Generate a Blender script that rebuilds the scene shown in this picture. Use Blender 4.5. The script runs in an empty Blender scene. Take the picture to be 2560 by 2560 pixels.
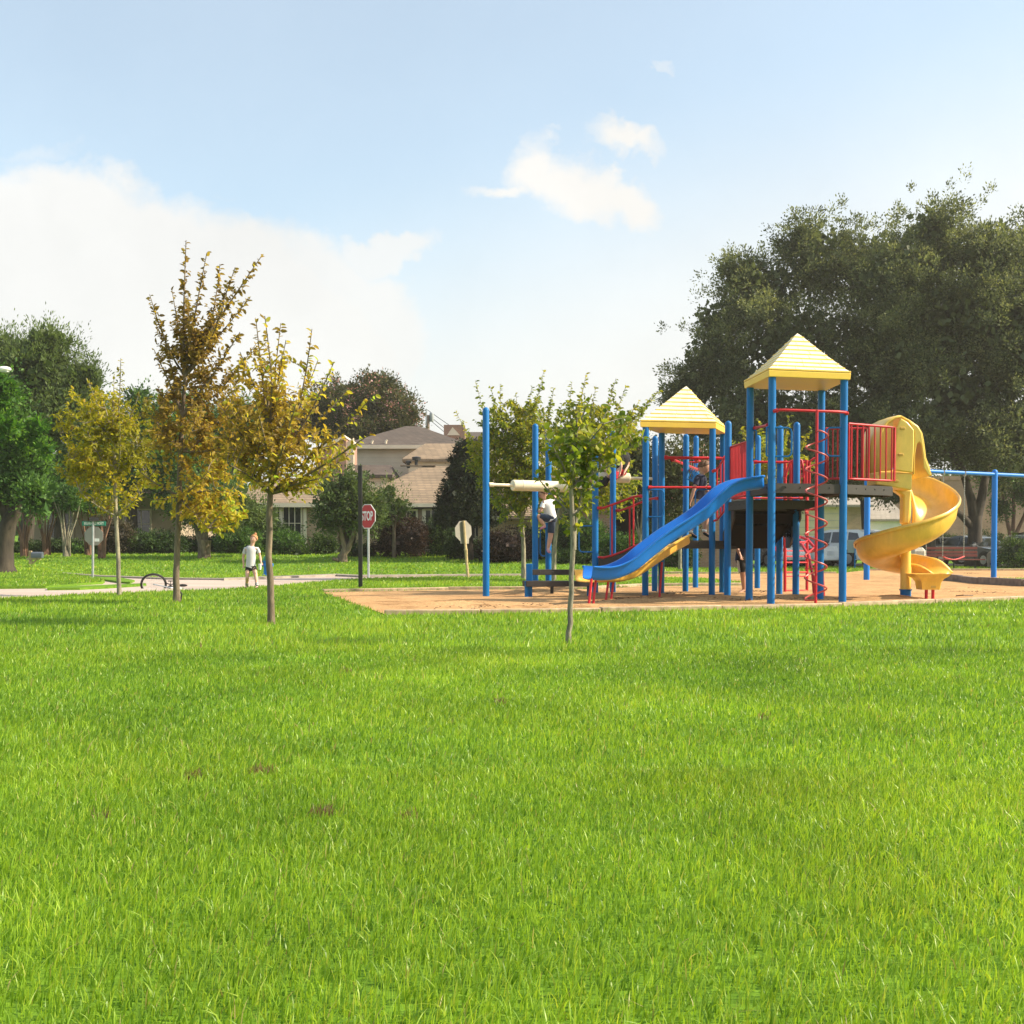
import bpy, bmesh, math, random
import numpy as np
from mathutils import Vector, Matrix
R = math.radians
sc = bpy.context.scene
col = sc.collection
random.seed(7)
rng = np.random.default_rng(11)

# ------------------------------------------------------------------ camera
F, H, YH, TH = 2900.0, 0.88, 1368.0, R(1.6)      # focal (px of 2560), eye height, horizon row, downward tilt
PY = YH + F*math.tan(TH)
cam = bpy.data.cameras.new('camera'); camo = bpy.data.objects.new('camera', cam); col.objects.link(camo)
cam.sensor_width = 36.0; cam.lens = 36.0*F/2560; cam.shift_y = (PY-1280)/2560
cam.clip_end = 2000; cam.clip_start = 0.05
camo.location = (0, 0, H); camo.rotation_euler = (math.pi/2-TH, 0, 0)
sc.camera = camo
sc.render.resolution_x = sc.render.resolution_y = 1024
sc.view_settings.view_transform = 'Standard'; sc.view_settings.look = 'None'
sc.view_settings.exposure = 1.08; sc.view_settings.gamma = 1

HAZE = .0006
# ------------------------------------------------------------------ sun + sky
SUN_EL, SUN_AZ = R(37), R(93)                     # azimuth from +Y towards +X
sun = bpy.data.lights.new('sun', 'SUN'); suno = bpy.data.objects.new('sun', sun); col.objects.link(suno)
sun.energy = 4.0; sun.angle = R(1.2); sun.color = (1.0, 0.86, 0.66)
sd = Vector((math.sin(SUN_AZ)*math.cos(SUN_EL), math.cos(SUN_AZ)*math.cos(SUN_EL), math.sin(SUN_EL)))
suno.rotation_euler = sd.to_track_quat('Z', 'Y').to_euler()
suno.location = (30, 10, 40)

w = bpy.data.worlds.new('World'); sc.world = w; w.use_nodes = True
nt = w.node_tree; N = nt.nodes; L = nt.links
for n in list(N): N.remove(n)
def wn(t, **k):
    n = N.new(t)
    for a, b in k.items(): setattr(n, a, b)
    return n
def wmath(op, a, b=None, clamp=False):
    n = wn('ShaderNodeMath', operation=op, use_clamp=clamp)
    for i, q in enumerate((a, b)):
        if q is None: continue
        if isinstance(q, (int, float)): n.inputs[i].default_value = q
        else: L.new(q, n.inputs[i])
    return n.outputs[0]
out = wn('ShaderNodeOutputWorld'); bg = wn('ShaderNodeBackground')
sky = wn('ShaderNodeTexSky', sky_type='NISHITA'); sky.sun_disc = False
sky.sun_elevation = SUN_EL; sky.sun_rotation = SUN_AZ
sky.air_density = 1.0; sky.dust_density = 1.6; sky.ozone_density = .8
tc = wn('ShaderNodeTexCoord'); sep = wn('ShaderNodeSeparateXYZ'); L.new(tc.outputs['Generated'], sep.inputs[0])
yy = wmath('MAXIMUM', wmath('ABSOLUTE', sep.outputs[1]), 0.08)  # mirrors the clouds behind the camera, added as white fill on front faces
u = wmath('DIVIDE', sep.outputs[0], yy); v = wmath('DIVIDE', sep.outputs[2], yy)
uv = wn('ShaderNodeCombineXYZ'); L.new(u, uv.inputs[0]); L.new(v, uv.inputs[1])
def noise(vec, scale, detail=6, rough=.55):
    n = wn('ShaderNodeTexNoise'); n.inputs['Scale'].default_value = scale; n.inputs['Detail'].default_value = detail
    n.inputs['Roughness'].default_value = rough; L.new(vec, n.inputs['Vector']); return n
nz = noise(uv.outputs[0], 9, 8, .6)
off = wn('ShaderNodeVectorMath', operation='SUBTRACT'); L.new(nz.outputs['Color'], off.inputs[0]); off.inputs[1].default_value = (.5, .5, .5)
offs = wn('ShaderNodeVectorMath', operation='SCALE'); L.new(off.outputs[0], offs.inputs[0]); offs.inputs['Scale'].default_value = .085
nzf = noise(uv.outputs[0], 34, 8, .65)
offf = wn('ShaderNodeVectorMath', operation='SUBTRACT'); L.new(nzf.outputs['Color'], offf.inputs[0]); offf.inputs[1].default_value = (.5, .5, .5)
offg = wn('ShaderNodeVectorMath', operation='SCALE'); L.new(offf.outputs[0], offg.inputs[0]); offg.inputs['Scale'].default_value = .035
w0 = wn('ShaderNodeVectorMath', operation='ADD'); L.new(uv.outputs[0], w0.inputs[0]); L.new(offg.outputs[0], w0.inputs[1])
wuv = wn('ShaderNodeVectorMath', operation='ADD'); L.new(w0.outputs[0], wuv.inputs[0]); L.new(offs.outputs[0], wuv.inputs[1])
def blob(px, py, a, b, rot, soft=.45, amt=1.0):
    c = wn('ShaderNodeVectorMath', operation='SUBTRACT'); L.new(wuv.outputs[0], c.inputs[0])
    c.inputs[1].default_value = ((px-1280)/F, (YH-py)/F, 0)
    m = wn('ShaderNodeVectorRotate', rotation_type='Z_AXIS'); L.new(c.outputs[0], m.inputs[0]); m.inputs['Angle'].default_value = R(rot)
    s = wn('ShaderNodeVectorMath', operation='MULTIPLY'); L.new(m.outputs[0], s.inputs[0]); s.inputs[1].default_value = (F/a, F/b, 0)
    ln = wn('ShaderNodeVectorMath', operation='LENGTH'); L.new(s.outputs[0], ln.inputs[0])
    mr = wn('ShaderNodeMapRange', interpolation_type='SMOOTHSTEP'); L.new(ln.outputs['Value'], mr.inputs[0])
    mr.inputs[1].default_value = 1.0; mr.inputs[2].default_value = 1.0-soft; mr.inputs[3].default_value = 0; mr.inputs[4].default_value = amt
    return mr.outputs[0]
bl = [blob(-20, 1010, 1180, 640, 0, .16, .93), blob(700, 880, 470, 370, 0, .3, .9), blob(970, 625, 190, 80, 0, .6, .85),
      blob(1345, 430, 150, 125, 10, .75, 1), blob(1450, 475, 240, 130, 18, .75, 1), blob(1570, 515, 200, 115, 28, .75, 1), blob(1255, 478, 160, 50, 5, .85, .95), blob(1500, 440, 90, 70, 0, .8, .95),
      blob(1560, 350, 185, 68, 5, .85, 1), blob(1375, 340, 60, 14, 0, .9, .5), blob(1650, 165, 80, 20, -5, .8, .55),
      blob(1810, 490, 45, 28, 20, .8, .4), blob(560, 480, 160, 30, 5, 1, .35), blob(100, 400, 260, 60, 0, 1, .5)]
m = bl[0]
for b_ in bl[1:]: m = wmath('MAXIMUM', m, b_)
# thin bright veil that thickens towards the horizon and towards the sun side
vv = wn('ShaderNodeMapRange', interpolation_type='SMOOTHSTEP'); L.new(wmath('ADD', v, wmath('MULTIPLY', wmath('MULTIPLY', wmath('MAXIMUM', wmath('MINIMUM', u, .6), -.6), 1.0), -.28)), vv.inputs[0])
vv.inputs[1].default_value = .37; vv.inputs[2].default_value = .10; vv.inputs[3].default_value = .3; vv.inputs[4].default_value = .92
m = wmath('MAXIMUM', m, vv.outputs[0])
nz2 = noise(wuv.outputs[0], 5, 6, .55)
shade = wn('ShaderNodeMapRange'); L.new(nz2.outputs['Fac'], shade.inputs[0]); shade.inputs[1].default_value = .3; shade.inputs[2].default_value = .7
shade.inputs[3].default_value = .88; shade.inputs[4].default_value = 1.0
cc = wn('ShaderNodeVectorMath', operation='SCALE'); cc.inputs[0].default_value = (3.3, 3.26, 3.14); L.new(shade.outputs[0], cc.inputs['Scale'])
tn = wn('ShaderNodeVectorMath', operation='MULTIPLY'); L.new(sky.outputs[0], tn.inputs[0]); tn.inputs[1].default_value = (.83, .90, .82)
mix = wn('ShaderNodeMix', data_type='RGBA'); L.new(m, mix.inputs['Factor']); L.new(tn.outputs[0], mix.inputs['A']); L.new(cc.outputs[0], mix.inputs['B'])
L.new(mix.outputs['Result'], bg.inputs['Color']); bg.inputs['Strength'].default_value = 0.15
L.new(bg.outputs[0], out.inputs['Surface'])

# ------------------------------------------------------------------ geometry helpers
def W(px, py, D):
    u = (px-1280)/F; v = (PY-py)/F; c, s = math.cos(TH), math.sin(TH)
    t = D/(c+v*s)
    return Vector((u*t, D, H+t*(v*c-s)))
def G(px, py):                                   # a point of the level ground seen at that row
    u = (px-1280)/F; v = (PY-py)/F; c, s = math.cos(TH), math.sin(TH)
    t = -H/(v*c-s)
    return Vector((u*t, t*(c+v*s), 0))
def sst(a, b, x): t = np.clip((x-a)/(b-a), 0, 1); return t*t*(3-2*t)
def gz(x, y):
    x = np.asarray(x, float); y = np.asarray(y, float)
    s = sst(2, 7, x)
    return (1-s)*(.62*sst(35.5, 50, y)+1.2*sst(56, 95, y)) + s*(1.5*sst(62, 90, y))
def gzf(x, y): return float(gz(x, y))

class MB:
    def __init__(s): s.v = []; s.f = []
    def add(s, vs, fs):
        o = len(s.v); s.v += [tuple(p) for p in vs]; s.f += [tuple(i+o for i in f) for f in fs]; return s
    def box(s, c, d, rot=None):
        c = Vector(c); vs = []
        for sx in (-1, 1):
            for sy in (-1, 1):
                for sz in (-1, 1):
                    p = Vector((sx*d[0]/2, sy*d[1]/2, sz*d[2]/2))
                    if rot is not None: p = rot @ p
                    vs.append(c+p)
        return s.add(vs, [(0, 1, 3, 2), (4, 6, 7, 5), (0, 4, 5, 1), (2, 3, 7, 6), (0, 2, 6, 4), (1, 5, 7, 3)])
    def beam(s, a, b, wd, ht):                   # box from a to b
        a = Vector(a); b = Vector(b); d = (b-a); l = d.length; d.normalize()
        side = d.cross(Vector((0, 0, 1)))
        if side.length < 1e-4: side = Vector((1, 0, 0))
        side.normalize(); up = side.cross(d)
        rot = Matrix((d, side, up)).transposed()
        return s.box((a+b)/2, (l, wd, ht), rot)
    def tube(s, pts, r, seg=10, cap=True, dome=False):
        pts = [Vector(p) for p in pts]; n = len(pts)
        rs = list(r) if hasattr(r, '__len__') else [r]*n
        if dome:
            d = (pts[-1]-pts[-2]).normalized(); e = pts[-1]; rr = rs[-1]
            for k in (1, 2, 3):
                a = k*math.pi/6.4; pts.append(e+d*rr*math.sin(a)); rs.append(rr*math.cos(a))
            n = len(pts)
        t0 = (pts[1]-pts[0]).normalized()
        ref = Vector((0, 0, 1)) if abs(t0.z) < .9 else Vector((0, 1, 0))
        nrm = t0.cross(ref).normalized(); vs = []; prev = t0
        for i, p in enumerate(pts):
            t = (pts[min(i+1, n-1)]-pts[max(i-1, 0)])
            t = t.normalized() if t.length > 1e-9 else prev
            ax = prev.cross(t)
            if ax.length > 1e-6: nrm = Matrix.Rotation(prev.angle(t), 3, ax.normalized()) @ nrm
            prev = t; bn = t.cross(nrm)
            for k in range(seg):
                a = 2*math.pi*k/seg; vs.append(p+(nrm*math.cos(a)+bn*math.sin(a))*rs[i])
        fs = [(i*seg+k, i*seg+(k+1) % seg, (i+1)*seg+(k+1) % seg, (i+1)*seg+k) for i in range(n-1) for k in range(seg)]
        if cap: fs += [tuple(range(seg-1, -1, -1)), tuple((n-1)*seg+k for k in range(seg))]
        return s.add(vs, fs)
    def lathe(s, c, prof, seg=20, rot=None):
        c = Vector(c); vs = []
        for r_, z in prof:
            for k in range(seg):
                a = 2*math.pi*k/seg; p = Vector((r_*math.cos(a), r_*math.sin(a), z))
                vs.append(c+(rot @ p if rot is not None else p))
        n = len(prof)
        fs = [(i*seg+k, i*seg+(k+1) % seg, (i+1)*seg+(k+1) % seg, (i+1)*seg+k) for i in range(n-1) for k in range(seg)]
        fs += [tuple(range(seg-1, -1, -1)), tuple((n-1)*seg+k for k in range(seg))]
        return s.add(vs, fs)
    def prism(s, poly, ext):                     # 3D polygon extruded along the vector ext
        ext = Vector(ext); n = len(poly); a = [Vector(p) for p in poly]
        vs = a+[p+ext for p in a]
        fs = [tuple(range(n-1, -1, -1)), tuple(range(n, 2*n))]+[(i, (i+1) % n, n+(i+1) % n, n+i) for i in range(n)]
        return s.add(vs, fs)
    def face(s, poly): return s.add(poly, [tuple(range(len(poly)))])
    def grid(s, rows):                           # rows of equal length
        n = len(rows[0]); vs = [p for r_ in rows for p in r_]
        return s.add(vs, [(i*n+k, i*n+k+1, (i+1)*n+k+1, (i+1)*n+k) for i in range(len(rows)-1) for k in range(n-1)])
    def ball(s, c, r, seg=12, rings=8):
        r = r if hasattr(r, '__len__') else (r, r, r); c = Vector(c); vs = []
        for i in range(1, rings):
            a = math.pi*i/rings
            for k in range(seg):
                b = 2*math.pi*k/seg; vs.append(c+Vector((r[0]*math.sin(a)*math.cos(b), r[1]*math.sin(a)*math.sin(b), r[2]*math.cos(a))))
        fs = [(i*seg+k, (i+1)*seg+k, (i+1)*seg+(k+1) % seg, i*seg+(k+1) % seg) for i in range(rings-2) for k in range(seg)]
        o = len(vs); vs += [c+Vector((0, 0, r[2])), c-Vector((0, 0, r[2]))]
        fs += [(o, k, (k+1) % seg) for k in range(seg)]+[(o+1, (rings-2)*seg+(k+1) % seg, (rings-2)*seg+k) for k in range(seg)]
        return s.add(vs, fs)

def tag(o, label=None, cat=None, group=None, kind=None):
    if label: o['label'] = label
    if cat: o['category'] = cat
    if group: o['group'] = group
    if kind: o['kind'] = kind
    return o
def empty(name, loc, label, cat, group=None):
    o = bpy.data.objects.new(name, None); col.objects.link(o); o.location = loc; o.empty_display_size = .2
    return tag(o, label, cat, group)
def build(mb, name, mat, parent=None, smooth=True, bevel=0, solid=0, label=None, ang=38, inv=None):
    me = bpy.data.meshes.new(name); me.from_pydata([tuple(p) for p in mb.v], [], mb.f); me.update()
    o = bpy.data.objects.new(name, me); col.objects.link(o); me.materials.append(mat)
    bm = bmesh.new(); bm.from_mesh(me); bmesh.ops.recalc_face_normals(bm, faces=bm.faces); bm.to_mesh(me); bm.free()
    if smooth:
        me.polygons.foreach_set('use_smooth', [True]*len(me.polygons)); me.set_sharp_from_angle(angle=R(ang))
    if parent is not None:
        o.parent = parent
        T = parent_world(parent)
        me.transform(T.inverted())
    if solid:
        md = o.modifiers.new('thickness', 'SOLIDIFY'); md.thickness = solid; md.offset = 0
    if bevel:
        md = o.modifiers.new('bevel', 'BEVEL'); md.width = bevel; md.segments = 2; md.limit_method = 'ANGLE'
    if label: o['label'] = label
    return o
def parent_world(p):
    T = Matrix.Identity(4)
    while p is not None: T = p.matrix_basis @ T; p = p.parent
    return T
def copy_thing(o, loc=None, label=None):
    c = o.copy(); col.objects.link(c)
    if loc is not None: c.location = loc
    if label: c['label'] = label
    for ch in [q for q in bpy.data.objects if q.parent is o]:
        d = ch.copy(); col.objects.link(d); d.parent = c
        for g in [q for q in bpy.data.objects if q.parent is ch]:
            e = g.copy(); col.objects.link(e); e.parent = d
    return c
def npmesh(name, V, faces_flat, sizes, mat, tint=None, parent=None):
    me = bpy.data.meshes.new(name); me.vertices.add(len(V)); me.vertices.foreach_set('co', V.astype(np.float32).ravel())
    me.loops.add(len(faces_flat)); me.loops.foreach_set('vertex_index', faces_flat.astype(np.int32))
    me.polygons.add(len(sizes)); st = np.concatenate(([0], np.cumsum(sizes)[:-1])).astype(np.int32)
    me.polygons.foreach_set('loop_start', st); me.update(calc_edges=True); me.validate()
    if tint is not None:
        a = me.attributes.new('tint', 'FLOAT', 'POINT'); a.data.foreach_set('value', tint.astype(np.float32))
    o = bpy.data.objects.new(name, me); col.objects.link(o); me.materials.append(mat)
    if parent is not None:
        o.parent = parent; me.transform(parent_world(parent).inverted())
    return o
def inpoly(x, y, poly):
    r = np.zeros(len(x), bool); n = len(poly); j = n-1
    for i in range(n):
        xi, yi = poly[i][0], poly[i][1]; xj, yj = poly[j][0], poly[j][1]
        c = ((yi > y) != (yj > y)) & (x < (xj-xi)*(y-yi)/((yj-yi) or 1e-9)+xi)
        r ^= c; j = i
    return r

# ------------------------------------------------------------------ materials
class Mt:
    def __init__(s, name):
        s.m = bpy.data.materials.new(name); s.m.use_nodes = True; s.n = s.m.node_tree.nodes; s.l = s.m.node_tree.links
        s.b = s.n['Principled BSDF']; s.o = s.n['Material Output']
    def node(s, t, **k):
        q = s.n.new(t)
        for a, b in k.items(): setattr(q, a, b)
        return q
    def pos(s, scale=(1, 1, 1), obj=False):
        if obj: g = s.node('ShaderNodeTexCoord').outputs['Object']
        else: g = s.node('ShaderNodeNewGeometry').outputs['Position']
        mp = s.node('ShaderNodeMapping'); mp.inputs['Scale'].default_value = scale; s.l.new(g, mp.inputs[0]); return mp.outputs[0]
    def noise(s, vec, sc_, det=4, rough=.55):
        q = s.node('ShaderNodeTexNoise'); q.inputs['Scale'].default_value = sc_; q.inputs['Detail'].default_value = det
        q.inputs['Roughness'].default_value = rough; s.l.new(vec, q.inputs['Vector']); return q.outputs['Fac']
    def ramp(s, fac, stops):
        q = s.node('ShaderNodeValToRGB'); e = q.color_ramp.elements
        while len(e) < len(stops): e.new(.5)
        for i, (p, c) in enumerate(stops): e[i].position = p; e[i].color = (*c, 1) if len(c) == 3 else c
        s.l.new(fac, q.inputs[0]); return q.outputs[0]
    def mul(s, a, b, fac=1.0, mode='MULTIPLY'):
        q = s.node('ShaderNodeMix', data_type='RGBA', blend_type=mode); q.inputs['Factor'].default_value = fac
        for k, x in (('A', a), ('B', b)):
            if isinstance(x, tuple): q.inputs[k].default_value = (*x, 1)
            else: s.l.new(x, q.inputs[k])
        return q.outputs['Result']
    def math(s, op, a, b=0):
        q = s.node('ShaderNodeMath', operation=op)
        for i, x in enumerate((a, b)):
            if isinstance(x, (int, float)): q.inputs[i].default_value = x
            else: s.l.new(x, q.inputs[i])
        return q.outputs[0]
    def bump(s, h, strength=.3, dist=.01):
        q = s.node('ShaderNodeBump'); q.inputs['Strength'].default_value = strength; q.inputs['Distance'].default_value = dist
        s.l.new(h, q.inputs['Height']); s.l.new(q.outputs[0], s.b.inputs['Normal'])
    def col(s, c):
        if isinstance(c, tuple): s.b.inputs['Base Color'].default_value = (*c, 1)
        else: s.l.new(c, s.b.inputs['Base Color'])
    def rough(s, r): s.b.inputs['Roughness'].default_value = r
def paint(name, c, rough=.4, var=.12, metal=0, coat=0, nscale=3.0, bump=.05, dirt=0, spec=.5):
    t = Mt(name); p = t.pos(); n = t.noise(p, nscale, 6, .6)
    a = tuple(x*(1-var) for x in c); b = tuple(min(1, x*(1+var)+.01*var) for x in c)
    cc = t.ramp(n, [(.3, a), (.7, b)])
    if dirt:
        n2 = t.noise(t.pos((1, 1, .35)), 7, 8, .7); cc = t.mul(cc, t.ramp(n2, [(.42, (.62, .58, .52)), (.6, (1, 1, 1))]), dirt)
    t.col(cc); t.rough(rough); t.b.inputs['Metallic'].default_value = metal; t.b.inputs['Coat Weight'].default_value = coat; t.b.inputs['Specular IOR Level'].default_value = spec
    n3 = t.noise(p, 60, 3); t.bump(n3, bump, .004)
    rr = t.node('ShaderNodeMapRange'); t.l.new(n, rr.inputs[0]); rr.inputs[3].default_value = max(0.02, rough-.1); rr.inputs[4].default_value = min(1, rough+.12)
    t.l.new(rr.outputs[0], t.b.inputs['Roughness'])
    return t.m
def leafmat(name, stops, trans=.45, rough=.5, tcol=1.3, spec=.22, gain=1.0):
    stops = [(p, tuple(min(.9, x*gain) for x in c_)) for p, c_ in stops]
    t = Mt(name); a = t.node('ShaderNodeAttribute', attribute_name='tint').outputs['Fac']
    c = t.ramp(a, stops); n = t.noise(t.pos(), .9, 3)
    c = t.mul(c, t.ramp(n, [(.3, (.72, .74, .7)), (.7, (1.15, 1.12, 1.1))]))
    t.col(c); t.rough(rough); t.b.inputs['Specular IOR Level'].default_value = spec
    tr = t.node('ShaderNodeBsdfTranslucent'); t.l.new(t.mul(c, (tcol*1.1, tcol*1.05, tcol*.6)), tr.inputs[0])
    mx = t.node('ShaderNodeMixShader'); mx.inputs[0].default_value = trans
    t.l.new(t.b.outputs[0], mx.inputs[1]); t.l.new(tr.outputs[0], mx.inputs[2]); t.l.new(mx.outputs[0], t.o.inputs[0])
    return t.m
def bark(name, a, b, sc_=14):
    t = Mt(name); p = t.pos((1, 1, .22)); n = t.noise(p, sc_, 8, .7); n2 = t.noise(t.pos(), 2.2, 3)
    t.col(t.mul(t.ramp(n, [(.3, a), (.68, b)]), t.ramp(n2, [(.35, (.75, .75, .78)), (.65, (1.15, 1.15, 1.05))]))); t.rough(.9); t.bump(n, .9, .02); return t.m
def brick(name, c1, c2, mortar, bw=.2, bh=.07, rough=.85, msize=.008):
    t = Mt(name); g = t.node('ShaderNodeSeparateXYZ'); t.l.new(t.node('ShaderNodeNewGeometry').outputs['Position'], g.inputs[0])
    cb = t.node('ShaderNodeCombineXYZ'); t.l.new(t.math('ADD', g.outputs[0], g.outputs[1]), cb.inputs[0]); t.l.new(g.outputs[2], cb.inputs[1])
    q = t.node('ShaderNodeTexBrick'); t.l.new(cb.outputs[0], q.inputs['Vector']); q.inputs['Scale'].default_value = 1
    q.inputs['Color1'].default_value = (*c1, 1); q.inputs['Color2'].default_value = (*c2, 1); q.inputs['Mortar'].default_value = (*mortar, 1)
    q.inputs['Brick Width'].default_value = bw; q.inputs['Row Height'].default_value = bh; q.inputs['Mortar Size'].default_value = msize
    n = t.noise(t.pos(), .8, 5); t.col(t.mul(q.outputs['Color'], t.ramp(n, [(.3, (.78, .78, .78)), (.7, (1.12, 1.1, 1.08))])))
    t.rough(rough); t.bump(q.outputs['Fac'], -.4, .01); return t.m

M = {}
M['blue'] = paint('blue_powder_coat', (.002, .145, .43), .42, .06, dirt=.2, spec=.25)
M['blue_swing'] = paint('bright_blue_paint', (.004, .17, .60), .4, .06, spec=.3)
M['blue_slide'] = paint('blue_plastic', (.006, .175, .64), .38, .06, dirt=.15, spec=.3)
M['red'] = paint('red_paint', (.52, .016, .026), .4, .12, spec=.35)
M['yellow_slide'] = paint('yellow_plastic', (.84, .50, .075), .33, .08, coat=.25, dirt=.3, nscale=1.6)
M['yellow_hood'] = paint('lemon_yellow_plastic', (.86, .58, .11), .35, .06, dirt=.25)
M['yellow_eave'] = paint('yellow_eave_plastic', (.86, .56, .08), .4, .05)
M['cream'] = paint('cream_yellow_plastic', (.80, .72, .53), .5, .06, dirt=.3)
M['deck'] = paint('brown_coated_deck', (.032, .025, .022), .55, .2)
M['dark_metal'] = paint('black_painted_steel', (.018, .017, .017), .4, .2)
M['galv'] = paint('galvanised_steel', (.42, .44, .45), .4, .12, metal=.6)
M['sign_back'] = paint('aluminium_sign_back', (.30, .28, .25), .6, .1, metal=.2)
M['sign_red'] = paint('sign_red', (.45, .008, .02), .4, .05)
M['white'] = paint('white_paint', (.8, .8, .78), .5, .05)
M['sign_green'] = paint('sign_green', (.006, .20, .13), .45, .08)
M['wood'] = paint('weathered_timber', (.40, .30, .19), .85, .35, nscale=9, bump=.4)
M['rotwood'] = paint('pale_weathered_wood', (.5, .38, .2), .8, .3, nscale=14, bump=.3)
M['greywood'] = paint('grey_weathered_timber', (.2, .15, .12), .9, .35, nscale=7, bump=.5)
M['bench_red'] = paint('red_brown_slats', (.21, .045, .035), .6, .15)
M['chain'] = paint('chain_steel', (.35, .33, .3), .4, .15, metal=.8)
M['rubber'] = paint('black_rubber', (.02, .02, .02), .75, .2)
M['seat_red'] = paint('red_rubber_seat', (.62, .05, .05), .5, .1)
M['cream_siding'] = None
def siding():
    t = Mt('cream_lap_siding'); g = t.node('ShaderNodeSeparateXYZ'); t.l.new(t.node('ShaderNodeNewGeometry').outputs['Position'], g.inputs[0])
    fr = t.math('FRACT', t.math('MULTIPLY', g.outputs[2], 1/.27)); n = t.noise(t.pos(), 1.2, 5)
    c = t.mul(t.ramp(n, [(.3, (.66, .55, .41)), (.7, (.76, .65, .50))]), t.ramp(fr, [(0, (.45, .42, .38)), (.07, (1, 1, 1))]))
    t.col(c); t.rough(.7); t.bump(fr, .6, .03); return t.m
M['cream_siding'] = siding()
M['trim'] = paint('cream_trim', (.72, .61, .46), .6, .06)
M['tan_wall'] = paint('tan_stucco', (.42, .33, .25), .85, .12, nscale=1.5)
M['brick_tan'] = brick('tan_brick', (.34, .22, .14), (.42, .27, .17), (.4, .34, .28))
M['brick_red'] = brick('pink_brown_brick', (.30, .16, .11), (.38, .21, .14), (.36, .28, .23))
M['shingle_tan'] = brick('tan_shingles', (.26, .19, .125), (.34, .25, .165), (.13, .1, .07), .32, .085, .9, .012)
M['shingle_dark'] = brick('dark_shingles', (.09, .068, .055), (.13, .1, .08), (.045, .035, .03), .32, .085, .9, .012)
M['shingle_pale'] = brick('pale_shingles', (.36, .32, .27), (.42, .38, .32), (.2, .18, .15), .32, .085, .9, .012)
M['shade_open'] = paint('opening_shade', (.012, .011, .011), .7, .2)  # near-black colour painted in for the shade inside openings
def glass(name, c):
    t = Mt(name); t.col(c); t.rough(.07); t.b.inputs['Specular IOR Level'].default_value = .8; return t.m
M['glass'] = glass('dark_window_glass', (.02, .024, .026))
M['kerb'] = paint('weathered_kerb', (.30, .26, .21), .9, .25, nscale=4)
M['bark'] = bark('grey_brown_bark', (.07, .05, .035), (.26, .2, .14))
M['bark_pale'] = bark('mottled_lichen_bark', (.09, .075, .055), (.40, .36, .27), 22)
M['bark_dark'] = bark('dark_oak_bark', (.02, .016, .012), (.075, .058, .042), 6)
M['bark_red'] = bark('red_brown_crepe_myrtle_bark', (.08, .04, .028), (.26, .14, .09), 6)

def grassmat():
    t = Mt('lawn_ground'); p = t.pos()
    n = t.noise(t.pos((1, .35, 1)), 1.1, 6, .6); n2 = t.noise(t.pos((1, .5, 1)), 22, 5, .7)
    c = t.mul(t.ramp(n, [(.3, (.085, .18, .016)), (.7, (.16, .29, .024))]), t.ramp(n2, [(.3, (.6, .66, .55)), (.65, (1.2, 1.15, 1.1))]))
    t.col(c); t.rough(.8); t.bump(n2, .25, .02); t.b.inputs['Specular IOR Level'].default_value = .1; return t.m
M['lawn'] = grassmat()
M['blade'] = leafmat('grass_blades', [(0, (.11, .22, .024)), (.35, (.195, .345, .03)), (.7, (.32, .475, .036)), (.93, (.38, .46, .05)), (.97, (.42, .36, .16)), (1, (.20, .14, .07))], .45, .42, 1.25, .4)
def sandmat():
    t = Mt('sand_and_wood_chips'); n = t.noise(t.pos((1, .5, 1)), .8, 5, .6); n2 = t.noise(t.pos((1, .6, 1)), 26, 8, .85); n3 = t.noise(t.pos((.6, 1, 1)), 3.0, 7, .75)
    c = t.mul(t.ramp(n, [(.3, (.50, .305, .15)), (.7, (.62, .40, .205))]), t.ramp(n2, [(.3, (.62, .56, .5)), (.62, (1.1, 1.08, 1.05))]))
    c = t.mul(c, t.ramp(n3, [(.34, (.45, .4, .35)), (.5, (1, 1, 1))]), .9)
    t.col(c); t.rough(.95); t.bump(t.math('ADD', n3, t.math('MULTIPLY', n2, .35)), 0.6, .08); t.b.inputs['Specular IOR Level'].default_value = .1; return t.m
M['sand'] = sandmat()
def concmat():
    t = Mt('pinkish_concrete'); n = t.noise(t.pos((.3, 1, 1)), 1.0, 7, .6); n2 = t.noise(t.pos(), 12, 5)
    c = t.mul(t.ramp(n, [(.3, (.40, .31, .26)), (.7, (.55, .45, .38))]), t.ramp(n2, [(.3, (.85, .85, .85)), (.7, (1.06, 1.06, 1.06))]))
    t.col(c); t.rough(.85); return t.m
M['concrete'] = concmat()
M['asphalt'] = paint('asphalt', (.07, .068, .066), .9, .2)
# ------------------------------------------------------------------ ground, street, sand
xs = np.unique(np.concatenate([np.linspace(-700, -60, 14), np.linspace(-60, 60, 121), np.linspace(60, 700, 14)]))
ys = np.unique(np.concatenate([np.linspace(-300, 0, 6), np.linspace(0, 100, 101), np.linspace(100, 900, 14)]))
X, Y = np.meshgrid(xs, ys); Z = gz(X, Y)
nx, ny = len(xs), len(ys); V = np.stack([X.ravel(), Y.ravel(), Z.ravel()], 1)
ii = np.arange(nx*ny).reshape(ny, nx); q = np.stack([ii[:-1, :-1], ii[:-1, 1:], ii[1:, 1:], ii[1:, :-1]], -1).reshape(-1)
o = npmesh('ground', V, q, np.full((nx-1)*(ny-1), 4), M['lawn']); tag(o, kind='structure')
def sheet(name, pix, z, mat, thick=0, kind='structure', world=False):
    P = [Vector(p) if world else G(*p) for p in pix]
    mb = MB()
    if thick: mb.prism([Vector((p.x, p.y, -.02)) for p in P], (0, 0, z+.02))
    else: mb.face([Vector((p.x, p.y, z)) for p in P])
    o = build(mb, name, mat, smooth=False); tag(o, kind=kind); return P
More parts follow.
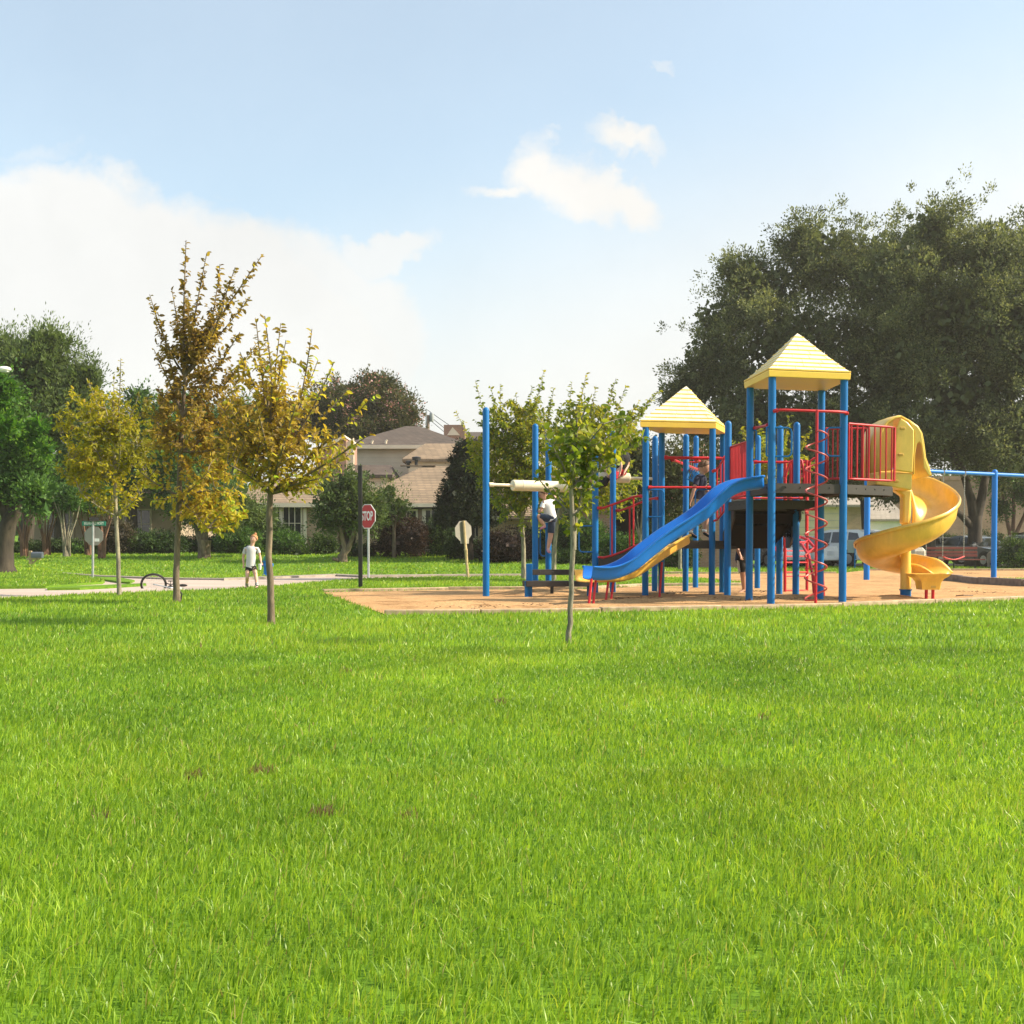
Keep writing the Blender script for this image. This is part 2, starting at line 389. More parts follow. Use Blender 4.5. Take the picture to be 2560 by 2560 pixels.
ROAD = sheet('street', [(-700, 1540), (0, 1497), (250, 1485), (440, 1478.5), (560, 1473.5), (700, 1464.5), (830, 1452.5), (900, 1447.5), (1100, 1443.5), (1350, 1441.5), (1350, 1439.6), (1000, 1439.5), (840, 1438.5), (560, 1449), (420, 1447.5), (250, 1441.5), (91, 1428.5), (-300, 1422), (-800, 1424)], .004, M['concrete'])
ISL = sheet('grass_island', [(-700, 1490), (0, 1473), (114, 1472), (205, 1464), (257, 1461), (262, 1457), (232, 1450), (150, 1437), (91, 1431), (20, 1427), (-700, 1428)], .06, M['lawn'], 1)
sheet('grass_verge', [(228, 1445), (300, 1448), (337, 1455), (325, 1460), (300, 1459), (255, 1452)], .05, M['lawn'], 1)
sheet('grass_verge', [(118, 1476.5), (120, 1474), (270, 1467), (364, 1463), (366, 1465.5), (270, 1472), (200, 1475.5)], .05, M['lawn'], 1)
sheet('kerb', [(560, 1452), (840, 1441), (900, 1444), (1100, 1441.6), (1350, 1439.6), (1350, 1438.8), (1100, 1440), (900, 1442), (840, 1439), (560, 1450)], .06, M['kerb'], 1)
sheet('kerb', [(91, 1431), (250, 1443.2), (420, 1449.5), (560, 1451), (560, 1449.8), (420, 1448), (250, 1441.8), (91, 1430)], .05, M['kerb'], 1)
SAND = [(806, 1482), (960, 1537), (1200, 1535), (1500, 1531), (1800, 1525), (2100, 1517), (2330, 1508), (2560, 1499), (2900, 1488), (2900, 1476), (2560, 1467), (2450, 1461), (2400, 1455), (2336, 1450), (2900, 1442), (2900, 1428), (2560, 1427), (2160, 1427), (2090, 1434.5), (1560, 1435.5), (1560, 1443), (1750, 1446), (1850, 1455), (1862, 1465), (1600, 1467), (1480, 1474), (1120, 1476)]
SANDP = sheet('sand', SAND, .012, M['sand'])
g0 = G(2200, 1415)
sheet('parking_lot', [(2.6, 50.2, 0), (60, 50.2, 0), (60, 61.5, 0), (2.6, 61.5, 0)], .006, M['asphalt'], world=True)

def timber(pix, label, mat='wood', ht=.075, wd=.12):
    """timber edging laid along a line of ground points"""
    P = [G(*p) for p in pix]; root = empty('timber_edging', P[0], label, 'edging', 'timber edging around the sand pit')
    for a, b in zip(P[:-1], P[1:]):
        d = (b-a); n = max(1, round(d.length/2.4))
        for k in range(n):
            s = a+d*(k/n)+d.normalized()*.006; e = a+d*((k+1)/n)-d.normalized()*.006
            jz = random.uniform(-.012, .008)
            mb = MB().beam(s+Vector((0, 0, ht/2+jz)), e+Vector((0, 0, ht/2+jz)), wd, ht); build(mb, 'timber', M[mat], root, bevel=.012)
timber([(960, 1538), (1200, 1536), (1500, 1532), (1800, 1526), (2100, 1518), (2330, 1509), (2560, 1500), (2900, 1488)], 'long low timber edge between front lawn and sand pit')
timber([(806, 1481), (1120, 1475.5), (1310, 1474.5), (1480, 1473), (1600, 1466), (1862, 1464.5)], 'timber edge along the far left side of the sand, behind the log beams')
timber([(1560, 1435), (2090, 1434.5)], 'straight timber edge of the back sand strip behind the towers')
timber([(2160, 1427), (2560, 1427), (2900, 1428)], 'timber edge between the swings and the red bench')
timber([(2336, 1450), (2400, 1455), (2450, 1461), (2560, 1467), (2900, 1477)], 'rotting grey timber edge of grass island right of spiral slide', 'greywood', .17, .15)
# sand heaped a little, plus litter
mb = MB()
for mx_, my_, rx_, ry_, mh_ in ((1360, 1487, 1.3, .8, .13), (1650, 1506, 1.6, .5, .05), (2230, 1500, .9, .5, .06), (1990, 1497, 1.3, .6, .05), (1800, 1498, 1.0, .5, .045), (2420, 1478, 1.5, .8, .05), (1150, 1512, 1.8, .7, .045), (1480, 1520, 1.4, .4, .04)):
    c = G(mx_, my_); rows = []; mb = MB()
    for i in range(13):
        r_ = i/12; rows.append([(c.x+rx_*r_*math.cos(a*math.pi/18)*(1+.12*math.sin(3*a*math.pi/18+mx_)), c.y+ry_*r_*math.sin(a*math.pi/18), .008+(mh_+.006)*(1-r_*r_)**2*(1+.25*math.sin(r_*9+a*.7))) for a in range(37)])
    o = build(mb.grid(rows), 'sand_mound', M['sand']); tag(o, kind='structure')
M['litter'] = paint('dry_leaf_litter', (.1, .06, .035), .9, .5)
def flecks(name, label, pts, spread, n, size):
    mb = MB()
    for (px, py) in pts:
        c = G(px, py)
        for k in range(n):
            x = c.x+random.gauss(0, spread); y = c.y+random.gauss(0, spread*1.6); a = random.uniform(0, 6.3); s = size*random.uniform(.5, 1.3)
            z = .02+random.uniform(0, .02); dx, dy = math.cos(a)*s, math.sin(a)*s
            mb.add([(x-dx, y-dy, z), (x+dy*.4, y-dx*.4, z+.012), (x+dx, y+dy, z+.004), (x-dy*.4, y+dx*.4, z+.01)], [(0, 1, 2, 3)])
    o = build(mb, name, M['litter'], smooth=False); tag(o, label, 'leaf litter', kind='stuff')
flecks('leaf_litter', 'dry brown leaves and bark scraps strewn over the sand', [(1560, 1505), (1620, 1500), (1965, 1495), (1990, 1500), (1920, 1499), (1850, 1503), (2420, 1436), (1700, 1488), (1240, 1520), (1350, 1517), (2450, 1484), (2060, 1500), (1130, 1525), (1900, 1483)], .2, 26, .03)
o = build(MB().tube([G(2390, 1494)+Vector((0, 0, .03)), G(2408, 1495)+Vector((0, 0, .05)), G(2432, 1493)+Vector((0, 0, .03))], .011, 6), 'fallen_stick', M['bark']); tag(o, 'thin brown stick lying on the sand right of the spiral slide', 'stick')

# ------------------------------------------------------------------ lawn grass
BROWN = [(G(px, py).x, G(px, py).y, r_) for px, py, r_ in ((480, 1952, .05), (655, 1940, .06), (805, 2040, .06), (1020, 2050, .04), (1250, 1760, .05), (250, 2050, .04), (1900, 1800, .06), (1500, 1612, .06))]+[(rng.uniform(-9, 9), rng.uniform(4, 17), rng.uniform(.03, .09)) for _ in range(30)]
def grass():
    out_v = []; out_f = []; out_t = []
    def field(n, d0, d1, p, h0, w0, wk, seg):
        uu = rng.random(n); a = 2-p
        D = (d0**a+uu*(d1**a-d0**a))**(1/a)
        x = (rng.random(n)*2-1)*(D*.5+3.6); y = D
        isl = inpoly(x, y, [(p_.x, p_.y) for p_ in ISL])
        keep = ~inpoly(x, y, [(p_.x, p_.y) for p_ in SANDP]) & (~inpoly(x, y, [(p_.x, p_.y) for p_ in ROAD]) | isl)
        x, y, isl = x[keep], y[keep], isl[keep]; n = len(x)
        # clumps and patches
        nz = np.zeros(n)
        for k in range(9):
            f = rng.uniform(.5, 5.5); th = rng.uniform(0, 6.28); nz += np.sin(x*f*math.cos(th)+y*f*math.sin(th)+rng.uniform(0, 6.3))/3
        h = h0*(.85+.14*np.clip(nz, -1.3, 1.5))*rng.uniform(.45, 1.25, n)
        sp = rng.random(n) < .012; h[sp] *= 1.6
        an = rng.uniform(0, 2*np.pi, n); lean = rng.gamma(2.2, .22, n).clip(0, 1.5)
        la = rng.normal(.4, 1.5, n)
        dx, dy = np.cos(la)*lean, np.sin(la)*lean
        w_ = (w0+wk*y)*rng.uniform(.6, 1.35, n); sx, sy = np.cos(an)*w_/2, np.sin(an)*w_/2
        z = gz(x, y)+.06*isl
        base = np.stack([x, y, z], 1); side = np.stack([sx, sy, 0*sx], 1)
        def at(t): return base+np.stack([dx*h*t*t, dy*h*t*t, h*t*(1-.28*lean*t)], 1)
        lf = np.sin(x*.55+.8*np.sin(y*.35))*np.sin(y*.42+1.1*np.sin(x*.3))
        t_ = np.clip(.44+.10*nz+.13*lf+rng.normal(0, .2, n), 0, .93); dead = rng.random(n) < .03; t_[dead] = rng.uniform(.93, .98, dead.sum())
        for cx_, cy_, rr_ in BROWN: t_[(x-cx_)**2+(y-cy_)**2 < rr_**2*rng.uniform(.3, 1, n)] = 1
        o = sum(len(v) for v in out_v)
        if seg == 3:
            v = np.stack([base-side, base+side, at(.45)-side*.85, at(.45)+side*.85, at(.78)-side*.5, at(.78)+side*.5, at(1.0)], 1)
            b = (o+np.arange(n)*7)[:, None]
            out_f.append((np.concatenate([b+[0, 1, 3], b+[0, 3, 2], b+[2, 3, 5], b+[2, 5, 4], b+[4, 5, 6]], 0)).ravel()); k = 7
        else:
            v = np.stack([base-side, base+side, at(1.0)+side*.15], 1); b = (o+np.arange(n)*3)[:, None]
            out_f.append((b+[0, 1, 2]).ravel()); k = 3
        out_v.append(v.reshape(-1, 3)); out_t.append(np.repeat(t_, k))
    field(330000, 1.2, 4.5, .2, .05, .0031, .0002, 3)
    field(290000, 4.3, 10, 1.0, .052, .0032, .0005, 3)
    field(260000, 9.5, 34, 1.25, .075, .003, .0011, 1)
    field(90000, 33, 53, 1.0, .085, .003, .0012, 1)
    V = np.concatenate(out_v); Fc = np.concatenate(out_f); T = np.concatenate(out_t)
    o = npmesh('grass', V, Fc, np.full(len(Fc)//3, 3), M['blade'], T)
    tag(o, 'bright green lawn grass covering the foreground', 'grass', kind='stuff')
grass()

# ------------------------------------------------------------------ leaves, trees, bushes
def leaves(C, A, Nn, S, T, wide=.5, fine=True):
    """C centres, A direction of each leaf, Nn rough normal, S lengths"""
    n = len(C); A = A/np.maximum(np.linalg.norm(A, axis=1, keepdims=True), 1e-6)
    B = np.cross(A, Nn); B /= np.maximum(np.linalg.norm(B, axis=1, keepdims=True), 1e-6); U = np.cross(B, A); S = S[:, None]
    if fine:
        pts = [C, C+A*S*.3+B*S*wide*.42+U*S*.1, C+A*S*.7+B*S*wide*.34+U*S*.07, C+A*S-U*S*.1, C+A*S*.7-B*S*wide*.34+U*S*.07, C+A*S*.3-B*S*wide*.42+U*S*.1]
        v = np.stack(pts, 1).reshape(-1, 3); b = (np.arange(n)*6)[:, None]
        f = np.concatenate([b+[0, 1, 2, 3], b+[0, 3, 4, 5]], 0).ravel(); return v, f, np.full(2*n, 4), np.repeat(T, 6)
    v = np.stack([C, C+A*S*.5+B*S*wide*.5+U*S*.1, C+A*S, C+A*S*.5-B*S*wide*.5+U*S*.1], 1).reshape(-1, 3); b = (np.arange(n)*4)[:, None]
    return v, (b+[0, 1, 2, 3]).ravel(), np.full(n, 4), np.repeat(T, 4)
def unit(n):
    v = rng.normal(size=(n, 3)); return v/np.linalg.norm(v, axis=1, keepdims=True)

def blob_crown(parent, name, mat, blobs, per_m2=26, leaf=.09, clump=22, cr=.34, fine=False, wide=.5, tintb=.5, tintv=.22, core=.0, up=.35, shell=.35, spray=.0, amp=1.0, holes=0, inner=1.0):
    """crown of leaf clumps through a union of ellipsoids (c, r); blobs: (centre, radii[, tint shift])"""
    VV = []; FF = []; SS = []; TT = []; o = 0
    for bl_ in blobs:
        c = np.array(bl_[0]); r = np.array(bl_[1]); dt = bl_[2] if len(bl_) > 2 else 0
        p = 1.6; area = 4*np.pi*(((r[0]*r[1])**p+(r[0]*r[2])**p+(r[1]*r[2])**p)/3)**(1/p)
        nc = max(6, int(area*per_m2/clump*6))
        d = unit(nc); k = 1-np.abs(rng.normal(0, shell, nc)); k = np.clip(k, .05, 1)
        lump = 1+amp*(.13*np.sin(d[:, 0]*5+c[0])*np.sin(d[:, 2]*6+c[2]*2)+.1*np.sin(d[:, 0]*11+d[:, 2]*9+c[1]+d[:, 1]*8))
        cc = c+d*r*(k*lump)[:, None]
        if holes:
            hn = np.sin(cc[:, 0]*1.9+1.3*np.sin(cc[:, 2]*1.3))+np.sin(cc[:, 2]*2.3+1.1*np.sin(cc[:, 1]*1.7+cc[:, 0]))+np.sin(cc[:, 1]*2.1+cc[:, 0]*1.1)
            kp = hn > -holes; cc = cc[kp]; d = d[kp]; nc = len(cc)
        ct = rng.normal(0, tintv*.6, nc)+.10*np.sin(cc[:, 0]*1.7+cc[:, 2]*2.1)
        n = nc*clump; idx = np.repeat(np.arange(nc), clump)
        s = rng.random(n)**.7; u_ = unit(n)
        off = u_*(cr*s)[:, None]*rng.uniform(.5, 1.2, nc)[idx][:, None]
        sprc = (rng.gamma(1.2, .8, nc).clip(0, 1.7)*spray)[idx]
        if spray: off +=  (d*r/np.linalg.norm(d*r, axis=1, keepdims=True))[idx]*(rng.random(n)**2*sprc)[:, None]+np.array([0, 0, 1])*(rng.random(n)**2*sprc*.6)[:, None]
        C = cc[idx]+off
        A = u_+d[idx]*.7+np.array([0, 0, up]); Nn = unit(n)+d[idx]*.8+np.array([0, 0, .5])
        T = np.clip(tintb+dt+ct[idx]+rng.normal(0, tintv*.5, n), 0, 1)
        C[:, 2] = np.maximum(C[:, 2], gz(C[:, 0], C[:, 1])+.03)
        v, f, s_, t = leaves(C, A, Nn, leaf*rng.uniform(.6, 1.3, n), T, wide, fine)
        VV.append(v); FF.append(f+o); SS.append(s_); TT.append(t); o += len(v)
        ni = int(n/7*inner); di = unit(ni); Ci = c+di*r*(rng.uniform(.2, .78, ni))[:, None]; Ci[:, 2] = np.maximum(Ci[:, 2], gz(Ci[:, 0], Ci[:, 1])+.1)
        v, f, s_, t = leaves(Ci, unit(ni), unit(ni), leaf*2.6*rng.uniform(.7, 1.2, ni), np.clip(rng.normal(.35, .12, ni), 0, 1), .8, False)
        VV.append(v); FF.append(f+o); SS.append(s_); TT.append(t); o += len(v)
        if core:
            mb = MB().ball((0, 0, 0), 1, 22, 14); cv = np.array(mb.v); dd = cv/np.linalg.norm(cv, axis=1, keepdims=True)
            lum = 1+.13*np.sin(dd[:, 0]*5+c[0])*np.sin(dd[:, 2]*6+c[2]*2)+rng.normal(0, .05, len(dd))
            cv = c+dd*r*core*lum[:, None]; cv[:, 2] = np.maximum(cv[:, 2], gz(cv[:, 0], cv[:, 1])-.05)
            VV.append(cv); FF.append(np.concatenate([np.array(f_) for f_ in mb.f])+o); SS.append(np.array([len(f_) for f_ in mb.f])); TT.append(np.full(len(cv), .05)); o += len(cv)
    return npmesh(name, np.concatenate(VV), np.concatenate(FF), np.concatenate(SS), mat, np.concatenate(TT), parent)

def curve_pts(a, b, bend=.12, n=6, sag=0):
    a = Vector(a); b = Vector(b); d = b-a; l = d.length; r_ = Vector(unit(1)[0])*bend*l; out = []
    for i in range(n+1):
        t = i/n; out.append(a+d*t+r_*math.sin(math.pi*t)+Vector((0, 0, -sag*l*math.sin(math.pi*t))))
    return out

def wood_tree(name, label, cat, trunk, limbs, wmat, group=None, twigs=0):
    """root + trunk mesh; trunk = [(point, r)...]; limbs = list of [(point, r)...]"""
    root = empty(name, trunk[0][0], label, cat, group); mb = MB()
    for path in [trunk]+limbs:
        mb.tube([p for p, _ in path], [r_ for _, r_ in path], 9)
    build(mb, 'trunk', wmat, root, ang=80); return root

def shoot_tree(name, label, base, trunk, shoots, fills, leafmat_, wmat, leaf=.07, gap=.03, twig=.28, wide=.6, group=None, tint=lambda p: .5, tv=.14, fill_leaf=9, leafpt=2, dens=1.0):
    """young tree whose crown is made of visible shoots.
    trunk: [(Vector, radius)], shoots: [(start, end, radius)], fills: [(centre, radii, n)]"""
    root = empty(name, base, label, 'tree', group); mb = MB(); C = []; A = []
    mb.tube([p for p, _ in trunk], [r_ for _, r_ in trunk], 10)
    nodes = []
    def leafrow(P, start, scale=1.0):
        # leaves set alternately along a path
        ln = 0; seg = list(zip(P[:-1], P[1:])); tot = sum((b-a).length for a, b in seg); cur = 0; side = 1; nxt = start*tot
        for a, b in seg:
            l = (b-a).length; d = (b-a).normalized() if l > 1e-6 else Vector((0, 0, 1))
            while nxt < cur+l:
                p = a+d*(nxt-cur); s = d.cross(Vector(unit(1)[0])).normalized()
                C.append(p); A.append(s*1.0+d*.55+Vector((0, 0, -.25)))
                nxt += gap*random.uniform(.6, 1.4)/scale
            cur += l
    for s, e, r_ in shoots:
        P = curve_pts(s, e, .05, 8, .07 if (e-s).length > 1 else 0); n = len(P)
        mb.tube(P, [r_*(1-.85*i/(n-1))+.002 for i in range(n)], 6)
        L_ = (e-s).length
        for i, p in enumerate(P): nodes.append(p)
        leafrow(P, .3)
        nt_ = int(L_/.085*dens)
        for k in range(nt_):
            t = random.uniform(.12, .93); i = min(n-2, int(t*(n-1))); p = P[i].lerp(P[i+1], t*(n-1)-i)
            d = (P[i+1]-P[i]).normalized(); q_ = Vector(unit(1)[0]); q_ = (q_-d*q_.dot(d)).normalized()
            tl = twig*(1.15-t)*random.uniform(.5, 1.3)
            e2 = p+(q_*.8+d*.6+Vector((0, 0, .25))).normalized()*tl
            Q = curve_pts(p, e2, .1, 3); mb.tube(Q, [.004, .003, .0025, .0015], 3, False); leafrow(Q, .1)
    nodes = np.array([list(p) for p in nodes])
    for c, r_, n in fills:
        c = np.array(c); r_ = np.array(r_)
        for k in range(n):
            q_ = c+unit(1)[0]*r_*random.random()**.45
            dd = np.linalg.norm(nodes-q_, axis=1)+np.maximum(0, nodes[:, 2]-q_[2]+.05)*3
            a = Vector(nodes[dd.argmin()]); b = Vector(q_)
            Q = curve_pts(a, b, .12, 4); mb.tube(Q, [.007, .006, .0045, .003, .002], 3, False); leafrow(Q, .35, 1.2)
            for j in range(2):
                e2 = b+Vector(unit(1)[0])*twig*.6*random.random(); Q = curve_pts(Q[3], e2, .1, 3); mb.tube(Q, [.003, .0025, .002, .0015], 3, False); leafrow(Q, .1)
    build(mb, 'trunk', wmat, root, ang=80)
    C = np.array([list(p) for p in C]); A = np.array([list(p) for p in A]); n = len(C)
    A = A/np.linalg.norm(A, axis=1, keepdims=True)+rng.normal(0, .25, (n, 3))
    T = np.clip(np.array([tint(p) for p in C])+rng.normal(0, tv, n), 0, 1)
    v, f, s_, t = leaves(C, A, unit(n)+np.array([0, 0, .9]), leaf*rng.uniform(.6, 1.25, n), T, wide, True)
    npmesh('crown', v, f, s_, leafmat_, t, root); print(name, n, 'leaves'); return root

M['lf_gold'] = leafmat('golden_brown_leaves', [(0, (.19, .12, .045)), (.35, (.30, .215, .05)), (.6, (.46, .34, .05)), (.8, (.44, .42, .055)), (1, (.28, .42, .04))], .55, .5, 1.35)
M['lf_yel'] = leafmat('yellow_green_leaves', [(0, (.18, .10, .03)), (.3, (.20, .19, .02)), (.6, (.32, .32, .02)), (.85, (.46, .39, .03)), (1, (.50, .34, .03))], .5, .5, 1.35)
M['lf_spring'] = leafmat('light_green_leaves', [(0, (.07, .11, .02)), (.4, (.13, .19, .022)), (.75, (.26, .30, .03)), (1, (.40, .36, .03))], .5, .5, 1.3)
M['lf_oak'] = leafmat('dark_oak_leaves', [(0, (.05, .072, .034)), (.5, (.128, .16, .075)), (1, (.27, .295, .135))], .42, .6, 1.15, .25)
M['lf_green'] = leafmat('mid_green_leaves', [(0, (.025, .065, .016)), (.5, (.075, .165, .035)), (1, (.17, .31, .05))], .35, .5, 1.2)
M['lf_bright'] = leafmat('fresh_green_leaves', [(0, (.03, .09, .015)), (.5, (.07, .19, .02)), (1, (.20, .36, .03))], .45, .45, 1.3)
M['lf_willow'] = leafmat('grey_green_leaves', [(0, (.04, .065, .026)), (.5, (.11, .165, .05)), (1, (.21, .29, .09))], .38, .5, 1.2)
M['lf_hedge'] = leafmat('hedge_leaves', [(0, (.018, .038, .013)), (.5, (.045, .09, .022)), (1, (.12, .19, .035))], .25, .55, 1.1)
M['lf_purple'] = leafmat('purple_brown_leaves', [(0, (.018, .012, .012)), (.5, (.05, .03, .025)), (1, (.13, .075, .045))], .25, .5, 1.1)
M['lf_conifer'] = leafmat('dark_conifer_needles', [(0, (.008, .014, .008)), (.5, (.02, .032, .014)), (1, (.06, .075, .022))], .12, .6, 1.1)
M['lf_pink'] = leafmat('crepe_myrtle_leaves_and_blooms', [(0, (.04, .055, .02)), (.6, (.11, .12, .045)), (.84, (.19, .17, .07)), (.86, (.60, .25, .28)), (1, (.7, .38, .42))], .3, .5, 1.1)
M['lf_grey'] = leafmat('brown_grey_shrub_leaves', [(0, (.03, .028, .02)), (.5, (.08, .068, .045)), (1, (.16, .13, .085))], .25, .5, 1.1)

# --- young trees on the front lawn
ZV2 = Vector((0, 0, 1))
b = G(678, 1560); D0 = b.y
tr = [(b-ZV2*.03, .05), (b+Vector((0, 0, .12)), .043), (W(677, 1500, D0), .04), (W(676, 1450, D0), .039), (W(671, 1390, D0), .037), (W(674, 1330, D0), .036), (W(673, 1290, D0), .035), (W(675, 1250, D0), .034), (W(678, 1180, D0), .028), (W(672, 1080, D0), .02), (W(668, 960, D0), .012)]
b1 = W(675, 1235, D0); b2 = W(676, 1170, D0); b3 = W(672, 1080, D0)
S = []
for (px, py, dz, st, r_) in [(640, 800, .2, b3, .016), (662, 790, -.3, b3, .016), (702, 808, .3, b3, .014), (715, 850, -.2, b3, .014), (780, 822, .1, b2, .016), (835, 905, -.3, b2, .016), (795, 900, .4, b2, .014), (868, 975, .2, b2, .016),
                          (940, 985, -.1, b1, .018), (925, 1085, -.5, b1, .018), (880, 1130, .4, b1, .018), (842, 1190, -.4, b1, .016), (575, 960, .5, b2, .016), (545, 1010, -.3, b2, .016), (560, 1080, .2, b1, .016), (570, 1160, -.5, b1, .016),
                          (600, 880, .2, b3, .014), (740, 1010, -.9, b1, .018), (640, 1010, -.9, b1, .018), (700, 1000, 1.0, b1, .018), (770, 1200, .6, b1, .014), (620, 1195, .7, b1, .014), (800, 1215, -.2, b1, .012)]:
    S.append((st, W(px, py, D0+dz), r_))
c = W(700, 1085, D0); c2 = W(665, 970, D0); c3 = W(760, 1130, D0)
shoot_tree('young_elm_tree', 'young elm with golden brown leaves nearest the camera on the left lawn', b, tr, S, [(c, (.66, .62, .55), 92), (c2, (.42, .4, .5), 36), (c3, (.6, .5, .36), 34), (W(610, 1120, D0), (.35, .4, .3), 40)],
           M['lf_gold'], M['bark'], .072, .034, .26, group='young trees on the lawn', tint=lambda p: .5+.32*(p[0]+2.75)/1.2*(1 if p[0] > -2.75 else .3)+.1*math.sin(p[2]*5), tv=.15)

b = G(442, 1508); D0 = b.y
tr = [(b-ZV2*.03, .068), (b+Vector((0, 0, .15)), .056), (W(440, 1450, D0), .052), (W(442, 1400, D0), .05), (W(444, 1340, D0), .048), (W(447, 1280, D0), .046), (W(449, 1180, D0), .042), (W(455, 1060, D0), .034), (W(462, 950, D0), .026), (W(468, 860, D0), .018)]
T_ = [W(447, 1240, D0), W(452, 1130, D0), W(456, 1040, D0), W(463, 940, D0)]; S = []
for (px, py, dz, k, r_) in [(465, 603, .1, 3, .026), (517, 632, -.3, 3, .022), (550, 660, .3, 3, .02), (588, 668, -.2, 3, .02), (654, 640, 0, 3, .024), (430, 725, .3, 3, .018), (374, 736, -.2, 3, .02), (400, 800, .3, 2, .02), (384, 872, -.3, 2, .02), (625, 745, .3, 3, .018),
                          (600, 830, -.3, 2, .02), (640, 860, .4, 2, .02), (560, 760, -.7, 3, .02), (470, 730, .8, 3, .018), (395, 965, .3, 1, .02), (380, 1040, -.5, 1, .022), (360, 1110, .3, 1, .02), (590, 980, .5, 1, .024), (640, 1060, -.3, 1, .022), (590, 1120, .6, 0, .022),
                          (575, 1230, -.3, 0, .02), (590, 1300, .4, 0, .02), (520, 1320, -.5, 0, .016), (430, 1290, .5, 0, .016), (350, 1180, 0, 0, .02), (380, 1250, -.4, 0, .018), (500, 1010, -1.1, 1, .02), (520, 1180, -1.0, 0, .02), (540, 900, .6, 2, .02)]:
    S.append((T_[k], W(px, py, D0+dz), r_))
shoot_tree('tall_elm_tree', 'tallest young elm with brown leaf sprays reaching up into the sky', b, tr, S,
           [(W(500, 1010, D0), (.8, .7, .7), 70), (W(545, 1120, D0), (.65, .7, .6), 62), (W(440, 1080, D0), (.5, .6, .6), 40), (W(490, 860, D0), (.45, .5, .5), 30), (W(545, 1270, D0), (.5, .5, .35), 60)],
           M['lf_gold'], M['bark'], .088, .027, .27, group='young trees on the lawn', tint=lambda p: .27+.42*max(0, min(1, (3.3-p[2])/1.8))+.1*math.sin(p[0]*4), tv=.14)

b = G(298, 1490); D0 = b.y
tr = [(b-ZV2*.03, .048), (b+Vector((0, 0, .15)), .042), (W(296, 1440, D0), .04), (W(296, 1400, D0), .039), (W(293, 1350, D0), .038), (W(291, 1310, D0), .037), (W(287, 1200, D0), .033), (W(285, 1090, D0), .026), (W(282, 1000, D0), .016)]
T_ = [W(290, 1290, D0), W(287, 1200, D0), W(285, 1100, D0)]; S = []
for (px, py, dz, k, r_) in [(215, 945, .2, 2, .02), (245, 965, -.3, 2, .018), (190, 985, .4, 2, .02), (302, 895, 0, 2, .02), (285, 940, .4, 2, .016), (350, 975, -.2, 2, .018), (375, 990, .3, 2, .018), (370, 1080, -.4, 1, .02), (150, 1085, .2, 1, .022), (170, 1140, -.4, 1, .02),
                          (155, 1180, .4, 0, .022), (200, 1230, -.5, 0, .02), (365, 1190, .3, 0, .02), (350, 1240, -.4, 0, .018), (260, 1260, .7, 0, .016), (300, 1060, -.9, 1, .02), (240, 1050, 1.0, 1, .02), (320, 1270, -.2, 0, .014), (210, 1060, -.5, 1, .018)]:
    S.append((T_[k], W(px, py, D0+dz), r_))
shoot_tree('young_maple_tree', 'young tree with yellow green leaves beside the street name sign', b, tr, S,
           [(W(235, 1060, D0), (.66, .7, .75), 110), (W(280, 1170, D0), (.8, .7, .66), 120), (W(200, 1160, D0), (.45, .6, .4), 60), (W(330, 1070, D0), (.45, .5, .6), 70)],
           M['lf_yel'], M['bark_pale'], .085, .042, .3, group='young trees on the lawn', tint=lambda p: (.62-.5*max(0, min(1, (p[0]+7.0)/.9)) if p[2] > 2.6 else .62)+.12*math.sin(p[2]*5+p[0]*3), tv=.13)

b = G(1421, 1608); D0 = b.y
tr = [(b-ZV2*.03, .03), (b+Vector((0, 0, .1)), .026), (W(1426, 1560, D0), .0245), (W(1425, 1520, D0), .024), (W(1429, 1480, D0), .023), (W(1428, 1440, D0), .0235), (W(1431, 1400, D0), .023), (W(1433, 1360, D0), .023), (W(1430, 1280, D0), .022), (W(1427, 1210, D0), .018), (W(1432, 1140, D0), .012)]
T_ = [W(1435, 1375, D0), W(1432, 1290, D0), W(1428, 1220, D0), W(1431, 1160, D0)]; S = []
for (px, py, dz, k, r_) in [(1455, 1230, .1, 0, .02), (1345, 1040, .2, 2, .013), (1360, 1085, -.2, 2, .012), (1335, 1180, .1, 1, .01), (1400, 1050, .3, 3, .012), (1440, 1010, -.2, 3, .012), (1480, 985, .1, 3, .013), (1530, 1000, .3, 3, .012), (1510, 1060, -.3, 3, .012), (1560, 1070, .2, 2, .012),
                          (1605, 1100, 0, 2, .012), (1560, 1150, -.3, 2, .012), (1500, 1190, .3, 1, .01), (1490, 1240, -.1, 1, .009), (1400, 1190, -.4, 2, .01), (1380, 1220, .3, 1, .008), (1450, 1120, -.5, 2, .01), (1470, 1110, .5, 2, .01)]:
    S.append((T_[k], W(px, py, D0+dz), r_))
shoot_tree('oak_sapling', 'slender oak sapling on the lawn in front of the play structure', b, tr, S, [(W(1440, 1150, D0), (.36, .32, .25), 48), (W(1510, 1090, D0), (.38, .32, .22), 38)],
           M['lf_spring'], M['bark_pale'], .07, .04, .14, wide=.85, group='young trees on the lawn', tint=lambda p: .62+.2*math.sin(p[0]*9+p[2]*7), tv=.16, dens=.7)

